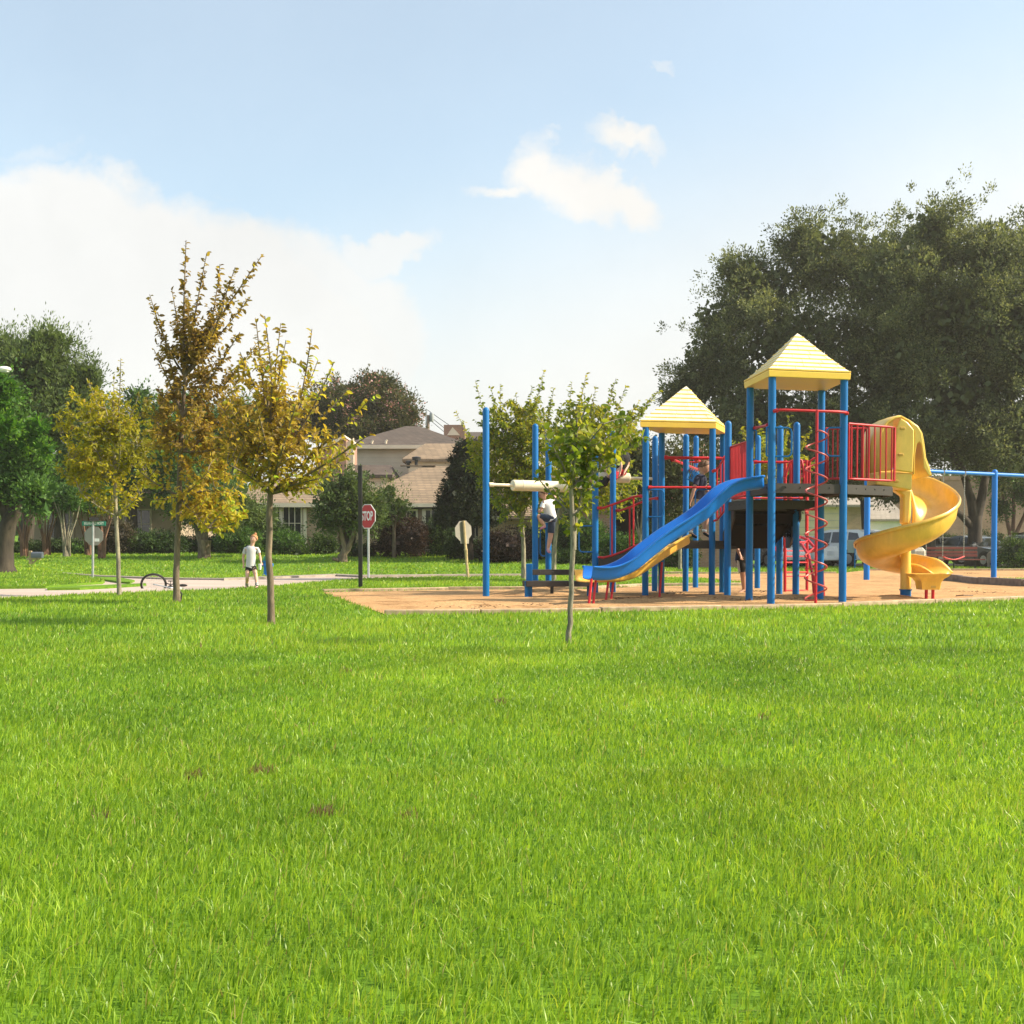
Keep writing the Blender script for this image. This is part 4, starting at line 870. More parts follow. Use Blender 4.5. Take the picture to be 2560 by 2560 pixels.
# beige house with garage door behind the cars
D = 72; root = empty('beige_garage_house', gp(2060, D), 'beige house with pale garage door behind the parked cars', 'house')
x0, x1 = X(1870), X(2160)
build(wall_box(x0, x1, D, D+8, .3, zt(1268)), 'wall', M['brick_tan'], root, False)
build(hip_roof(x0, x1, D, D+8, zt(1262), zt(1205, D+4), 3), 'roof', M['shingle_pale'], root, False)
gd = build(MB().box((X(2045), D-.05, zt(1310)), (3.2, .08, 2.1)), 'garage_door', M['trim'], root, False)
mb = MB()
for i in range(1, 5): mb.box((X(2045), D-.1, zt(1310)-1.05+i*.42), (3.1, .03, .02))
build(mb, 'panel_line', M['galv'], gd, False)
# white garage and long brick wall
D = 74; root = empty('white_garage', gp(2215, D), 'white walled garage with pale grey roof behind the left swing post', 'garage')
x0, x1 = X(2165), X(2262)
build(wall_box(x0, x1, D, D+5, .3, zt(1298)), 'wall', M['white'], root, False)
build(hip_roof(x0, x1, D, D+5, zt(1298), zt(1232, D+2), 1.2, .2), 'roof', M['shingle_pale'], root, False)
D = 86; root = empty('long_brick_building', gp(2400, D), 'long windowless pink brown brick building on the right', 'building')
build(wall_box(X(2150), X(2900), D, D+10, .8, zt(1200)), 'wall', M['brick_red'], root, False)
build(wall_box(X(2150)-.2, X(2900)+.2, D-.1, D+10.1, zt(1200), zt(1190)), 'parapet', M['brick_red'], root, False)
# chimney house further back
D = 70; root = empty('brick_chimney_house', gp(1140, D), 'distant house with wide brick chimney and small cream gable', 'house')
build(wall_box(X(1100), X(1250), D, D+6, .8, zt(1100)), 'wall', M['cream_siding'], root, False)
build(hip_roof(X(1100), X(1250), D, D+6, zt(1100), zt(1080, D+3), 2), 'roof', M['shingle_dark'], root, False)
build(MB().box((X(1138), D-.5, zt(1100)+.3), (1.25, .8, 2*(zt(1068)-zt(1100))-.5)), 'chimney', M['brick_red'], root, False)
build(MB().prism([(X(1120), D-1, zt(1092)), (X(1152), D-1, zt(1092)), (X(1134), D-1, zt(1072))], (0, .05, 0)), 'gable_front', M['trim'], root, False)
# utility pole and wires
D = 80; b = gp(1070, D); root = empty('utility_pole', b, 'grey utility pole with transformer behind the cream house roof', 'utility pole')
build(MB().tube([b, W(1069, 1038, D)], [.17, .14], 12), 'pole', M['greywood'], root)
build(MB().tube([W(1066, 1064, D-.1), W(1066, 1022, D-.1)], .05, 8), 'mast', M['galv'], root)
build(MB().lathe(W(1079, 1054, D), [(.13, 0), (.15, .1), (.15, .55), (.08, .62)], 14), 'transformer', M['galv'], root)
mb = MB()
for a, b_ in (((1066, 1023), (1420, 1180)), ((1080, 1045), (1420, 1230)), ((1080, 1054), (1420, 1250))):
    p, q_ = W(*a, D), W(*b_, 88); pts = [p.lerp(q_, t/10)+Vector((0, 0, -.9*math.sin(math.pi*t/10))) for t in range(11)]
    mb.tube(pts, .022, 4)
o = build(mb, 'power_lines', M['dark_metal'], root)

# far belt of trees that closes the horizon
bl_ = []
for px in range(-500, 3100, 75):
    if 640 < px < 1000: t_ = 1230
    elif px < 1500: t_ = 1200+40*math.sin(px*.013)
    else: t_ = 1190+40*math.sin(px*.02)
    D = 100+8*math.sin(px*.05); bl_.append(B(px, (t_+1400)/2, D, 60, (1400-t_)/2, dt=random.uniform(-.2, .2)))
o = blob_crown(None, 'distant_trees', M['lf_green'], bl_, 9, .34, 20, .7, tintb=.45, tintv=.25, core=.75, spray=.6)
tag(o, 'dense belt of green trees closing the horizon behind the houses', 'tree belt', kind='stuff')
bush(1425, 1300, 130, 52, 'lf_green', 'broad leafy shrub mass behind the sapling and low hedge', tb=.3)

# thin warm air
if HAZE:
    hz = bpy.data.materials.new('haze_air'); hz.use_nodes = True; n_ = hz.node_tree.nodes
    for q_ in list(n_):
        if q_.type != 'OUTPUT_MATERIAL': n_.remove(q_)
    pv = n_.new('ShaderNodeVolumePrincipled'); pv.inputs['Color'].default_value = (1, .94, .84, 1); pv.inputs['Density'].default_value = HAZE; pv.inputs['Anisotropy'].default_value = .3
    hz.node_tree.links.new(pv.outputs[0], n_['Material Output'].inputs['Volume'])
    o = build(MB().box((0, 250, 11.5), (1700, 1500, 28)), 'haze', hz, None, False); tag(o, 'thin warm haze over the park', 'haze', kind='stuff')
# ------------------------------------------------------------------ the play structure
PS = empty('play_structure', G(1780, 1490), 'large blue, red and yellow playground climbing structure with two pyramid roofed towers', 'playground structure')
def gd(px, D): p = W(px, 1368, D); return Vector((p.x, D, 0))
def arc_pts(c, r, a0, a1, n, ax, ay): return [c+ax*(r*math.cos(a0+(a1-a0)*i/n))+ay*(r*math.sin(a0+(a1-a0)*i/n)) for i in range(n+1)]
ZV = Vector((0, 0, 1)); YV = Vector((0, 1, 0)); XV = Vector((1, 0, 0))
PP = {}
def post(key, px, D, top_py, roofed=False, r=.0585):
    b = gd(px, D); PP[key] = b; z = W(px, top_py, D).z
    pts = [b-ZV*.1, b+ZV*(z-.05*(not roofed))]
    p = build(MB().tube(pts, r, 20, dome=not roofed), 'post', M['blue'], PS)
    return b
post('1', 1215, 20.6, 1019); post('2', 1338, 22.2, 1060); post('3', 1371, 22.6, 1082)
post('4', 1488, 21.5, 1080); post('5', 1532, 22.4, 1078)
post('7', 1637, 22.9, 1091); post('9', 1714, 22.8, 1086); post('10', 1739, 25.0, 1090)
post('6', 1613.5, 20.95, 1066, True); post('8', 1653.5, 22.0, 1072, True); post('11', 1780, 21.2, 1066, True); post('8b', 1806, 22.2, 1072, True)
post('12', 1819, 20.2, 1053)
post('B', 1873.5, 19.03, 953, True); post('A', 1928, 17.85, 940, True); post('C', 2107, 18.15, 940, True); post('D', 2051, 19.35, 952, True)
post('17', 1893.6, 24.6, 1089); post('18', 1948.7, 21.5, 1065); post('19', 1990, 20.5, 1056)
P = PP
def pyr_roof(c, ze, zp, name='roof', n=9, eh=.095, ov=1.13):
    m = sum(c, Vector())/4; ed = [m+(p-m)*ov for p in c]; apex = Vector((m.x, m.y, zp))
    # eave band
    mb = MB(); vs = []
    for s, z in ((1.0, ze-eh), (1.012, ze), (.985, ze+.012), (.9, ze-eh)):
        vs += [Vector(((m+(p-m)*s).x, (m+(p-m)*s).y, z)) for p in ed]
    fs = []
    for r_ in ((0, 1), (1, 2), (3, 0)):
        for i in range(4): fs.append((r_[0]*4+i, r_[0]*4+(i+1) % 4, r_[1]*4+(i+1) % 4, r_[1]*4+i))
    fs.append((12, 13, 14, 15)); mb.add(vs, fs)
    rf_eave = mb
    # stepped shingle courses, the slope flares slightly towards the eave
    mb = MB(); prof = []
    for i in range(n):
        t0, t1 = i/n, (i+1)/n
        f = lambda t: ze+.012+(zp-ze)*(t**1.08)
        prof.append((1-t0*.995, f(t0)+.018)); prof.append((1-t1*.995+.012*(i < n-1), f(t1)-.004+.008))
    prof = [(.985, ze+.01)]+prof; vs = []; seg = 4
    for s, z in prof: vs += [Vector((m.x+(p.x-m.x)*s, m.y+(p.y-m.y)*s, z)) for p in ed]
    fs = [(j*4+i, j*4+(i+1) % 4, (j+1)*4+(i+1) % 4, (j+1)*4+i) for j in range(len(prof)-1) for i in range(4)]
    fs.append(tuple((len(prof)-1)*4+i for i in range(4))); mb.add(vs, fs)
    # staggered shingle joints
    for i in range(n-1):
        s0 = 1-(i+.02)/n*.995; s1 = 1-(i+.95)/n*.995; z0 = ze+.012+(zp-ze)*((i+.02)/n)**1.08+.019; z1 = ze+.012+(zp-ze)*((i+.95)/n)**1.08+.013
        for e in range(4):
            a, b = ed[e], ed[(e+1) % 4]; nj = max(1, int(5*s0))
            for j in range(nj):
                t = (j+.5+(.25 if i % 2 else -.2))/nj; q_ = a.lerp(b, t)
                mb.beam((m.x+(q_.x-m.x)*s0, m.y+(q_.y-m.y)*s0, z0), (m.x+(q_.x-m.x)*s1, m.y+(q_.y-m.y)*s1, z1), .012, .008)
    rf = build(mb, name, M['cream'], PS, smooth=False, bevel=.004)
    ce = MB()
    for i in range(n):
        s = 1-i/n*.995; z = ze+.012+(zp-ze)*(i/n)**1.08+.012; q4 = [Vector((m.x+(p.x-m.x)*s, m.y+(p.y-m.y)*s, z)) for p in ed]
        for a, b in zip(q4, q4[1:]+q4[:1]): ce.beam(a, b, .022, .02)
    build(ce, 'course_edge', M['yellow_eave'], rf, False)
    build(rf_eave, 'eave', M['yellow_eave'], rf, smooth=False, bevel=.008)
    return rf
pyr_roof([P['A'], P['C'], P['D'], P['B']], W(2000, 931.5, 18).z, W(1992, 836, 18.6).z)
pyr_roof([P['6'], P['11'], P['8b'], P['8']], W(1700, 1056, 21).z, W(1717, 968, 21.6).z)

def deck(poly, z, name='deck', th=.13, holes=True):
    m = sum(poly, Vector())/len(poly)
    mb = MB().prism([Vector((p.x, p.y, z-.02)) for p in poly], (0, 0, .02))
    for a, b in zip(poly, poly[1:]+poly[:1]):
        a2, b2 = Vector((a.x, a.y, z-.02-th/2)), Vector((b.x, b.y, z-.02-th/2)); mb.beam(a2, b2, .02, th)
    d = build(mb, name, M['deck'], PS, smooth=False)
    bb = MB()
    for a, b in zip(poly, poly[1:]+poly[:1]):
        for t in (.2, .4, .6, .8):
            p = a.lerp(b, t); p.z = z-.06; o_ = (p-Vector((m.x, m.y, p.z))).normalized(); bb.ball(p+o_*.012, .012, 6, 4)
    build(bb, 'bolt', M['dark_metal'], d)
    return d
zA = W(2000, 1209, 18).z; zL = W(1930, 1254.5, 20).z; z2 = W(1780, 1351, 21.2).z
E1 = Vector((W(2230, 1300, 18.75).x, 18.75, 0)); E2 = Vector((E1.x+.05, 19.35, 0))
deck([P['A'], P['C'], P['D'], P['B']], zA)
deck([P['C']+XV*.06, E1, E2, P['D']+XV*.06], zA-.005)
deck([P['B']+YV*.06, P['D']+YV*.06, P['19'], P['12']], zL)
deck([P['6'], P['11'], P['8b'], P['8']], z2)
deck([P['11']+XV*.06, gd(1840, 21.25), gd(1835, 22.2), P['8b']+XV*.06], z2-.006)

def rail(pts, r=.02, name='rail', mat='red', parent=None, cuffs=True, extra=None):
    mb = MB().tube(pts, r, 10)
    if cuffs:
        for e, n_ in ((pts[0], pts[1]), (pts[-1], pts[-2])):
            e = Vector(e); n_ = Vector(n_); d = (n_-e).normalized(); mb.tube([e-d*.01, e+d*.06], r*1.5, 10)
    if extra: extra(mb)
    return build(mb, name, M[mat], parent or PS)
def panel(a, b, zb, zt_, n, name='railing', bulge=0, ba=.013, fr=.02):
    """red barrier of vertical bars between two ground points"""
    a = Vector(a); b = Vector(b); d = (b-a); nrm = Vector((d.y, -d.x, 0)).normalized()
    pts = [a+d*(i/8)+nrm*bulge*math.sin(math.pi*i/8) for i in range(9)]
    loop_ = [p+ZV*zt_ for p in pts]+[p+ZV*zb for p in reversed(pts)]
    t = build(MB().tube(loop_+loop_[:1], fr, 10), name, M['red'], PS)
    mb = MB()
    for i in range(n):
        s = (i+.5)/n; p = a+d*s+nrm*bulge*math.sin(math.pi*s); mb.tube([p+ZV*(zb+.01), p+ZV*(zt_-.01)], ba, 8)
    build(mb, 'baluster', M['red'], t); return t
zz = lambda py, D: W(1280, py, D).z
nA = Vector((.2, -.98, 0))
# tower with the high roof
panel(P['C']+Vector((.08, .02, 0)), E1+Vector((.03, 0, 0)), zz(1199, 18.4), zz(1063, 18.4), 8)
panel(P['D']+Vector((.08, .02, 0)), E2+Vector((-.25, 0, 0)), zz(1197, 19.4), zz(1072, 19.4), 9)
panel(P['12']+Vector((.04, -.05, 0)), P['B']+Vector((-.04, .05, 0)), zz(1242, 19.6), zz(1111, 19.6), 11)
panel(P['17']+Vector((.0, -3.0, 0)), P['18']+Vector((.5, -.1, 0)), zz(1216, 21.5), zz(1153, 21.5), 5)
rail([P['B']+Vector((.07, -.03, zz(1070, 19))), P['A']+Vector((-.05, .06, zz(1064, 18)))])
zt1 = zz(1027.5, 17.8); a = P['A']+ZV*zt1; c = P['C']+ZV*zt1; mid = (a+c)/2
hp = [a+XV*.03-YV*.06, a-YV*.17+XV*.07]+[a.lerp(c, t)-YV*.22 for t in (.15, .5, .85)]+[c-YV*.17-XV*.02, c-YV*.06+XV*.03]
rail(hp, .021)
sp = gd(2040, 17.7)
spr = build(MB().tube([sp-ZV*.05, sp+ZV*zt1], .022, 12), 'climbing_pole', M['red'], PS)
pts = []; tn = 7.75; zt_, zb_ = W(2040, 1079, 17.7).z, .07
for i in range(int(tn*20)+1):
    a_ = 2*math.pi*i/20+math.pi*.5; pts.append(sp+Vector((.162*math.sin(a_-math.pi/2), -.162*math.cos(a_-math.pi/2), zt_+(zb_-zt_)*i/(tn*20))))
pts = [sp+ZV*zt_]+pts+[sp+ZV*zb_]
M['red_worn'] = paint('worn_red_paint', (.42, .055, .05), .4, .3)
build(MB().tube(pts, .0135, 8), 'spiral_rung', M['red_worn'], spr)
for d in ((1.62, .0), (.0, .0)):
    pass
for z_ in (1.45, .55): build(MB().tube([sp+ZV*z_, sp+Vector((-.17, .02, z_))], .012, 6), 'stub_rung', M['red'], spr)
def loop(key, side, py0, py1, D, wpx, dy=-.03):
    b_ = P[key]; z0, z1 = zz(py1, D), zz(py0, D); w_ = wpx*D/F; r_ = min(.07, w_*.55); s = side
    o_ = Vector((b_.x+s*.05, b_.y+dy, 0)); pts = [o_+ZV*z1]
    cx = w_-r_
    for i in range(6): t = math.pi/2*(1-i/5); pts.append(o_+XV*s*(cx+r_*math.cos(t))+ZV*(z1-r_+r_*math.sin(t)))
    for i in range(6): t = -math.pi/2*i/5; pts.append(o_+XV*s*(cx+r_*math.cos(t))+ZV*(z0+r_+r_*math.sin(t)))
    pts.append(o_+ZV*z0); build(MB().tube(pts, .014, 8), 'hand_loop', M['blue'], PS)
loop('A', 1, 1069, 1141, 17.8, 40); loop('A', -1, 1069, 1141, 17.9, 6); loop('C', -1, 1069, 1140, 18.1, 36); loop('B', 1, 1075, 1149, 19, 7)
loop('6', 1, 1224, 1292, 20.9, 38); loop('11', -1, 1224, 1272, 21.2, 36); loop('4', -1, 1315, 1380, 21.5, 34); loop('3', -1, 1321, 1390, 22.6, 14)
# bars of the lower-roofed tower
rail([P['6']+Vector((.05, -.04, zz(1218, 20.9))), P['11']+Vector((-.05, -.04, zz(1218, 21.1)))])
rail([P['8']+Vector((.05, 0, zz(1145, 22.1))), P['8b']+Vector((.2, 0, zz(1146, 22.2)))], .03)
# overhead ring beams between tower and the two free posts
ra, rb = P['8']+Vector((.1, .05, 0)), P['9']+Vector((.35, .35, 0))
ra = Vector((3.05, 22.1, zz(1149, 22.1))); rb = Vector((3.97, 24.9, zz(1149, 22.1)))
bm_ = rail([ra, rb], .028); rail([ra+XV*.45, rb+XV*.35], .028)
rail([P['9']+ZV*ra.z, P['9']+ZV*ra.z+XV*.5], .02); rail([P['10']+ZV*ra.z-XV*.3, P['10']+ZV*ra.z+XV*.35], .02)
for i in range(7):
    t = .06+i*.115; c_ = Vector((3.35+.75*t*1.0, 22.1+2.6*t, ra.z-.02)); w_ = .07
    rg = build(MB().tube([c_, c_-ZV*.12+XV*.01], .006, 5).tube([c_-ZV*.12, c_-ZV*.14], .01, 6), 'ring_chain', M['galv'], PS)
    tri = [c_-ZV*.13, c_+Vector((w_*.9, 0, -.31)), c_+Vector((w_*.7, 0, -.345)), c_+Vector((-w_*.7, 0, -.345)), c_+Vector((-w_*.9, 0, -.31)), c_-ZV*.13]
    build(MB().tube(tri, .008, 7), 'hand_ring', M['blue'], rg)
# ramp with handrails on the left
def ramp(pA, pB, pxs, tops, bots, bal, D0, D1):
    n = len(pxs); up = [W(px, t, D0+(D1-D0)*i/(n-1)) for i, (px, t) in enumerate(zip(pxs, tops))]
    r_ = rail(up, .021, 'handrail')
    lo = [W(px, t, D0+(D1-D0)*i/(n-1)) for i, (px, t) in enumerate(zip(pxs, bots))]
    mb = MB().tube(lo, .021, 10)
    for bx in bal:
        f_ = (bx-pxs[0])/(pxs[-1]-pxs[0]); k_ = min(n-2, int(f_*(n-1))); t = f_*(n-1)-k_; mb.tube([up[k_].lerp(up[k_+1], t), lo[k_].lerp(lo[k_+1], t)], .016, 8)
    build(mb, 'lower_rail', M['red'], r_); return lo
lo = ramp('4', '6', [1496, 1508, 1530, 1560, 1585, 1596, 1607], [1270, 1270, 1262, 1251, 1242, 1240, 1241], [1393, 1394, 1389, 1378, 1366, 1362, 1361], [1533, 1569], 21.45, 21.0)
lo2 = ramp('5', '8', [1541, 1552, 1575, 1600, 1625, 1636, 1645], [1276, 1276, 1268, 1257, 1248, 1246, 1246], [1393, 1394, 1389, 1378, 1366, 1362, 1361], [1575], 22.4, 22.0)
mb = MB().prism([p-ZV*.02 for p in lo]+[p-ZV*.32 for p in reversed(lo)], (0, .03, 0)); build(mb, 'ramp_panel', M['deck'], PS, False)
mb = MB(); n = len(lo); a_, b_ = lo, lo2
mb.grid([[a_[i]-ZV*.2 for i in range(n)], [b_[i]-ZV*.2 for i in range(n)]]); build(mb, 'ramp', M['deck'], PS, False, solid=.03)
# stair with perforated treads between the two deck levels
def perfmat():
    t = Mt('perforated_shaded_brown_sheet'); tcn = t.node('ShaderNodeNewGeometry'); s = t.node('ShaderNodeSeparateXYZ'); t.l.new(tcn.outputs['Position'], s.inputs[0])
    fx = t.math('SUBTRACT', t.math('FRACT', t.math('MULTIPLY', s.outputs[0], 1/.05)), .5); fz = t.math('SUBTRACT', t.math('FRACT', t.math('MULTIPLY', t.math('ADD', s.outputs[2], s.outputs[1]), 1/.05)), .5)
    d = t.math('SQRT', t.math('ADD', t.math('MULTIPLY', fx, fx), t.math('MULTIPLY', fz, fz))); h = t.math('LESS_THAN', d, .2)
    t.col((.012, .010, .009)); t.rough(.7); t.b.inputs['Specular IOR Level'].default_value = .1; tr = t.node('ShaderNodeBsdfTransparent'); mx = t.node('ShaderNodeMixShader'); t.l.new(h, mx.inputs[0]); t.l.new(t.b.outputs[0], mx.inputs[1]); t.l.new(tr.outputs[0], mx.inputs[2]); t.l.new(mx.outputs[0], t.o.inputs[0]); return t.m
M['perf'] = perfmat()  # brown sheet darkened to near black, painting in the shade under the deck
sx0, sx1 = W(1822, 1300, 20.9).x, W(1985, 1300, 20.9).x
for i in range(3):
    z0 = zL-.2-i*.2; y0 = 20.45+i*.3
    mb = MB().face([(sx0, y0, z0+.17), (sx1, y0, z0+.17), (sx1, y0, z0), (sx0, y0, z0)]).face([(sx0, y0, z0), (sx1, y0, z0), (sx1, y0+.3, z0), (sx0, y0+.3, z0)])
    build(mb, 'stair_step', M['perf'], PS, False)
for x in (sx0-.01, sx1-.02):
    mb = MB().prism([(x, 20.4, zL), (x, 20.4, zL-.28), (x, 21.2, z2-.14), (x, 21.45, z2-.14), (x, 21.45, z2+.12), (x, 20.62, zL)], (.03, 0, 0)); build(mb, 'stair_side', M['deck'], PS, False)
# solid dark riser plate right (slanting lower edge) as seen under the deck
mb = MB().prism([(sx0, 20.42, zL-.1), (sx1, 20.42, zL-.1), (sx1-.02, 20.42, zL-.28), (sx1-.32, 21.3, z2-.15), (sx0+.02, 21.3, z2-.15)], (0, .02, 0)); build(mb, 'stair_underside', M['perf'], PS, False)
# stair rails
for dx, D0 in ((0, 21.15), (.15, 22.0)):
    p0, p1 = W(1785, 1178, D0), W(1812, 1143, D0-.75); q0, q1 = W(1785, 1302, D0), W(1812, 1276, D0-.75)
    up = [p0+Vector((-.02, 0, 0)), p0+Vector((.05, -.05, .02)), p1]; r_ = rail(up, .02, 'handrail')
    lo_ = [q0, q0+Vector((.05, -.05, .02)), q1]; mb = MB().tube(lo_, .02, 8)
    for t in (.3, .62, .9): mb.tube([p0.lerp(p1, t), q0.lerp(q1, t)], .014, 7)
    build(mb, 'lower_rail', M['red'], r_)
rail([P['12']+Vector((.06, -.2, zz(1245, 19.9))), P['19']+Vector((.05, -.2, zz(1245, 20.2)))], .018)
rail([W(1884, 1155, 21.4), W(2025, 1156, 21.4)], .024)
# ladder and arched climber behind
lad = build(MB().tube([gd(1963, 22.6), W(1963, 1150, 22.6)], .03, 10).tube([gd(2018, 23.3), W(2018, 1165, 23.3)], .03, 10), 'ladder', M['red'], PS)
for py in (1355, 1377, 1391, 1406, 1430, 1441, 1476): build(MB().tube([W(1963, py, 22.6), W(2018, py, 23.3)], .014, 7), 'rung', M['red'], lad)
arch1 = [gd(2037, 19.9), W(2032, 1440, 19.9), W(2022, 1390, 20.6), W(2005, 1362, 21.2), W(1985, 1348, 21.8), W(1965, 1345, 22.0), W(1962, 1345, 22.4)]
arch2 = [gd(2060, 20.6), W(2056, 1430, 20.6), W(2042, 1375, 21.2), W(2020, 1350, 21.8), W(1995, 1340, 22.2), W(1965, 1337, 22.5)]
ac = build(MB().tube(arch1, .026, 10).tube(arch2, .026, 10), 'arch_climber', M['red'], PS)
for i in range(6):
    t = i/5*.75; k_ = int(t*5); f_ = t*5-k_; build(MB().tube([arch1[k_].lerp(arch1[k_+1], f_), arch2[k_].lerp(arch2[k_+1], f_)], .014, 7), 'rung', M['red'], ac)
a3 = [W(1895, 1348, 22.3), W(1915, 1352, 22.4), W(1935, 1366, 22.6), W(1948, 1385, 22.8), W(1952, 1440, 22.8)]; rail(a3, .026, 'curved_bar')
for px, py0, py1 in ((1990, 1150, 1175), (2035, 1160, 1195)):
    c_ = W(px, 1165, 21.0); rail([c_+Vector((-.2, 0, -.2)), c_+Vector((-.12, 0, .05)), c_+Vector((0, 0, .14)), c_+Vector((.1, 0, .1)), c_+Vector((.14, 0, -.1)), c_+Vector((.16, 0, -.42))], .022, 'curved_bar')
for px, D0, pt, pb in ((1976, 21.5, 1150, 1250), (2016, 20.2, 1150, 1330), (2024, 21, 1155, 1240)): build(MB().tube([W(px, pt, D0), W(px, pb, D0)], .022, 8), 'upright_bar', M['red'], PS)

# slides ---------------------------------------------------------
def channel(bot, w_, hw, name, mat, D0, D1, legs, out=(.06, 1.0), flare=0.0):
    """trough slide; bot = lower edge in the picture of its near wall"""
    xs_ = [b[0] for b in bot]; P3 = [W(px, py, D0+(D1-D0)*(px-xs_[0])/(xs_[-1]-xs_[0])) for px, py in bot]
    # resample smoothly
    C_ = []
    n = len(P3)
    for i in range(n-1):
        p0 = P3[max(0, i-1)]; p1 = P3[i]; p2 = P3[i+1]; p3 = P3[min(n-1, i+2)]
        for k in range(5):
            t = k/5; C_.append(.5*((2*p1)+(-p0+p2)*t+(2*p0-5*p1+4*p2-p3)*t*t+(-p0+3*p1-3*p2+p3)*t**3))
    C_.append(P3[-1]); rows = []
    for i, p in enumerate(C_):
        d = (C_[min(i+1, len(C_)-1)]-C_[max(0, i-1)]).normalized(); h = Vector((-d.y, d.x, 0)).normalized()
        up = h.cross(-d).normalized()
        if up.z < 0: up = -up
        cs = [(-.035, hw-.03), (-.04, hw-.008), (-.02, hw), (.012, hw-.004), (.02, hw-.03), (.03, .05), (.06, .018), (.12, .006), (w_/2, 0), (w_-.12, .006), (w_-.06, .018), (w_-.03, .05), (w_-.02, hw-.03), (w_-.012, hw-.004), (w_+.02, hw), (w_+.04, hw-.008), (w_+.035, hw-.03)]
        rows.append([p+h*a+up*b for a, b in cs])
    s = build(MB().grid(rows), name, M[mat], PS, solid=.014, ang=60)
    for px, dy in legs:
        g = W(px, 1368, D0+(D1-D0)*(px-xs_[0])/(xs_[-1]-xs_[0])+dy); t = min(C_, key=lambda q_: abs(q_.x-g.x))
        build(MB().tube([Vector((g.x-.05, g.y-.05, -.03)), Vector((g.x, g.y, t.z+.01))], .02, 10), 'slide_leg', M['red'], s)
    return s, C_
s_, C_ = channel([(1480, 1449), (1490, 1450), (1510, 1451), (1533, 1450), (1562, 1443), (1600, 1424), (1640, 1391), (1690, 1353), (1735, 1325), (1780, 1294), (1812, 1264), (1838, 1241), (1870, 1227), (1913, 1221)],
        .52, .2, 'blue_slide', 'blue_slide', 17.35, 18.0, [(1479, .02), (1490, .3), (1500, .5)][:2])
s2, C2 = channel([(1500, 1456), (1512, 1456), (1545, 1456), (1573, 1453), (1598, 1445), (1621, 1431), (1650, 1411), (1676, 1393), (1700, 1378), (1716, 1369), (1729, 1362)], .55, .2, 'yellow_slide', 'yellow_slide', 18.9, 20.7, [(1521, .1), (1534, .35), (1655, .15)])

# spiral slide ---------------------------------------------------
C0 = Vector((W(2265, 1368, 19.6).x, 19.6, 0)); SS_ = []
key = [(115, 1.93, .80, .34), (80, 1.86, .80, .36), (40, 1.68, .82, .38), (0, 1.40, .82, .40), (-30, 1.20, .82, .42), (-60, 1.02, .82, .42), (-90, .88, .82, .42), (-120, .78, .82, .41), (-150, .70, .82, .38), (-180, .63, .82, .36), (-210, .56, .80, .34), (-240, .50, .77, .32), (-270, .455, .73, .32), (-300, .425, .69, .32), (-325, .41, .66, .28)]
def kinterp(a):
    for (a0, *k0), (a1, *k1) in zip(key[:-1], key[1:]):
        if a0 >= a >= a1:
            t = (a0-a)/(a0-a1); return [p+(q_-p)*t for p, q_ in zip(k0, k1)]
    return key[-1][1:]
rows = []
a = 115
while a >= -325:
    z, ro, wh = kinterp(a); r_ = Vector((math.cos(R(a)), math.sin(R(a)), 0)); ri = .10
    cs = [(ri, .17), (ri+.03, .19), (ri+.06, .15), (ri+.12, .06), (ri+.22, .01), ((ri+ro)/2+.04, -.015), (ro-.2, .01), (ro-.09, .07), (ro-.035, .16), (ro-.012, wh*.75), (ro-.006, wh-.03), (ro+.0, wh), (ro+.022, wh+.008), (ro+.034, wh-.012), (ro+.03, wh-.045)]
    rows.append([C0+r_*q_+ZV*(z+h) for q_, h in cs]); a -= 5
# straight run-out, turning towards the camera-right
last = rows[-1]; dv = Vector((math.sin(R(-325)), -math.cos(R(-325)), 0)); dv = (dv*.6+XV*.8).normalized()
for i in range(1, 7):
    t = i/6; rr = []
    for k, p in enumerate(last):
        hgt = p.z-.41; fl = 1-.85*t*t; rr.append(Vector((p.x, p.y, .41-.01*t+hgt*fl))+dv*.36*t)
    rows.append(rr)
sl = build(MB().grid(rows), 'spiral_slide', M['yellow_slide'], PS, solid=.02, ang=70)
build(MB().tube([C0+ZV*.12, C0+ZV*1.9], [.082, .075], 20).tube([C0+ZV*.1, C0+ZV*.55], .088, 20), 'centre_post', M['yellow_hood'], sl)
build(MB().tube([C0-ZV*.05, C0+ZV*.16], .09, 20).tube([C0+ZV*.15, C0+ZV*.17], .105, 20), 'post_collar', M['blue'], sl)
ex = (rows[-1][5]+rows[-3][7])/2; ex = Vector((W(2318, 1400, 19.3).x, 19.25, 0))
mb = MB(); rws = []
for z, hx, hy in ((.44, .30, .26), (.40, .26, .24), (.36, .2, .2), (.30, .165, .17), (.18, .15, .15)):
    rws.append([ex+Vector((sx*hx, sy*hy, z)) for sx, sy in ((-1, -1), (-.6, -1.05), (.6, -1.05), (1, -1), (1, 1), (-1, 1), (-1, -1))])
mb.grid(rws); mb.face(rws[-1][:6]); build(mb, 'exit_pedestal', M['yellow_slide'], sl, bevel=.015)
M['yellow_shade'] = paint('recess_shade_yellow', (.60, .36, .06), .5, .1)  # slide yellow darkened to stand in for shade in recesses
build(MB().box(ex+Vector((.03, -.163, .26)), (.09, .012, .11)), 'pedestal_recess', M['yellow_shade'], sl, False, bevel=.01)  # flat plate, the shade of the recess is in its colour
for dx in (-.035, .075): build(MB().tube([ex+Vector((dx, -.02, -.05)), ex+Vector((dx, -.02, .2))], .026, 12), 'slide_leg', M['red'], sl)
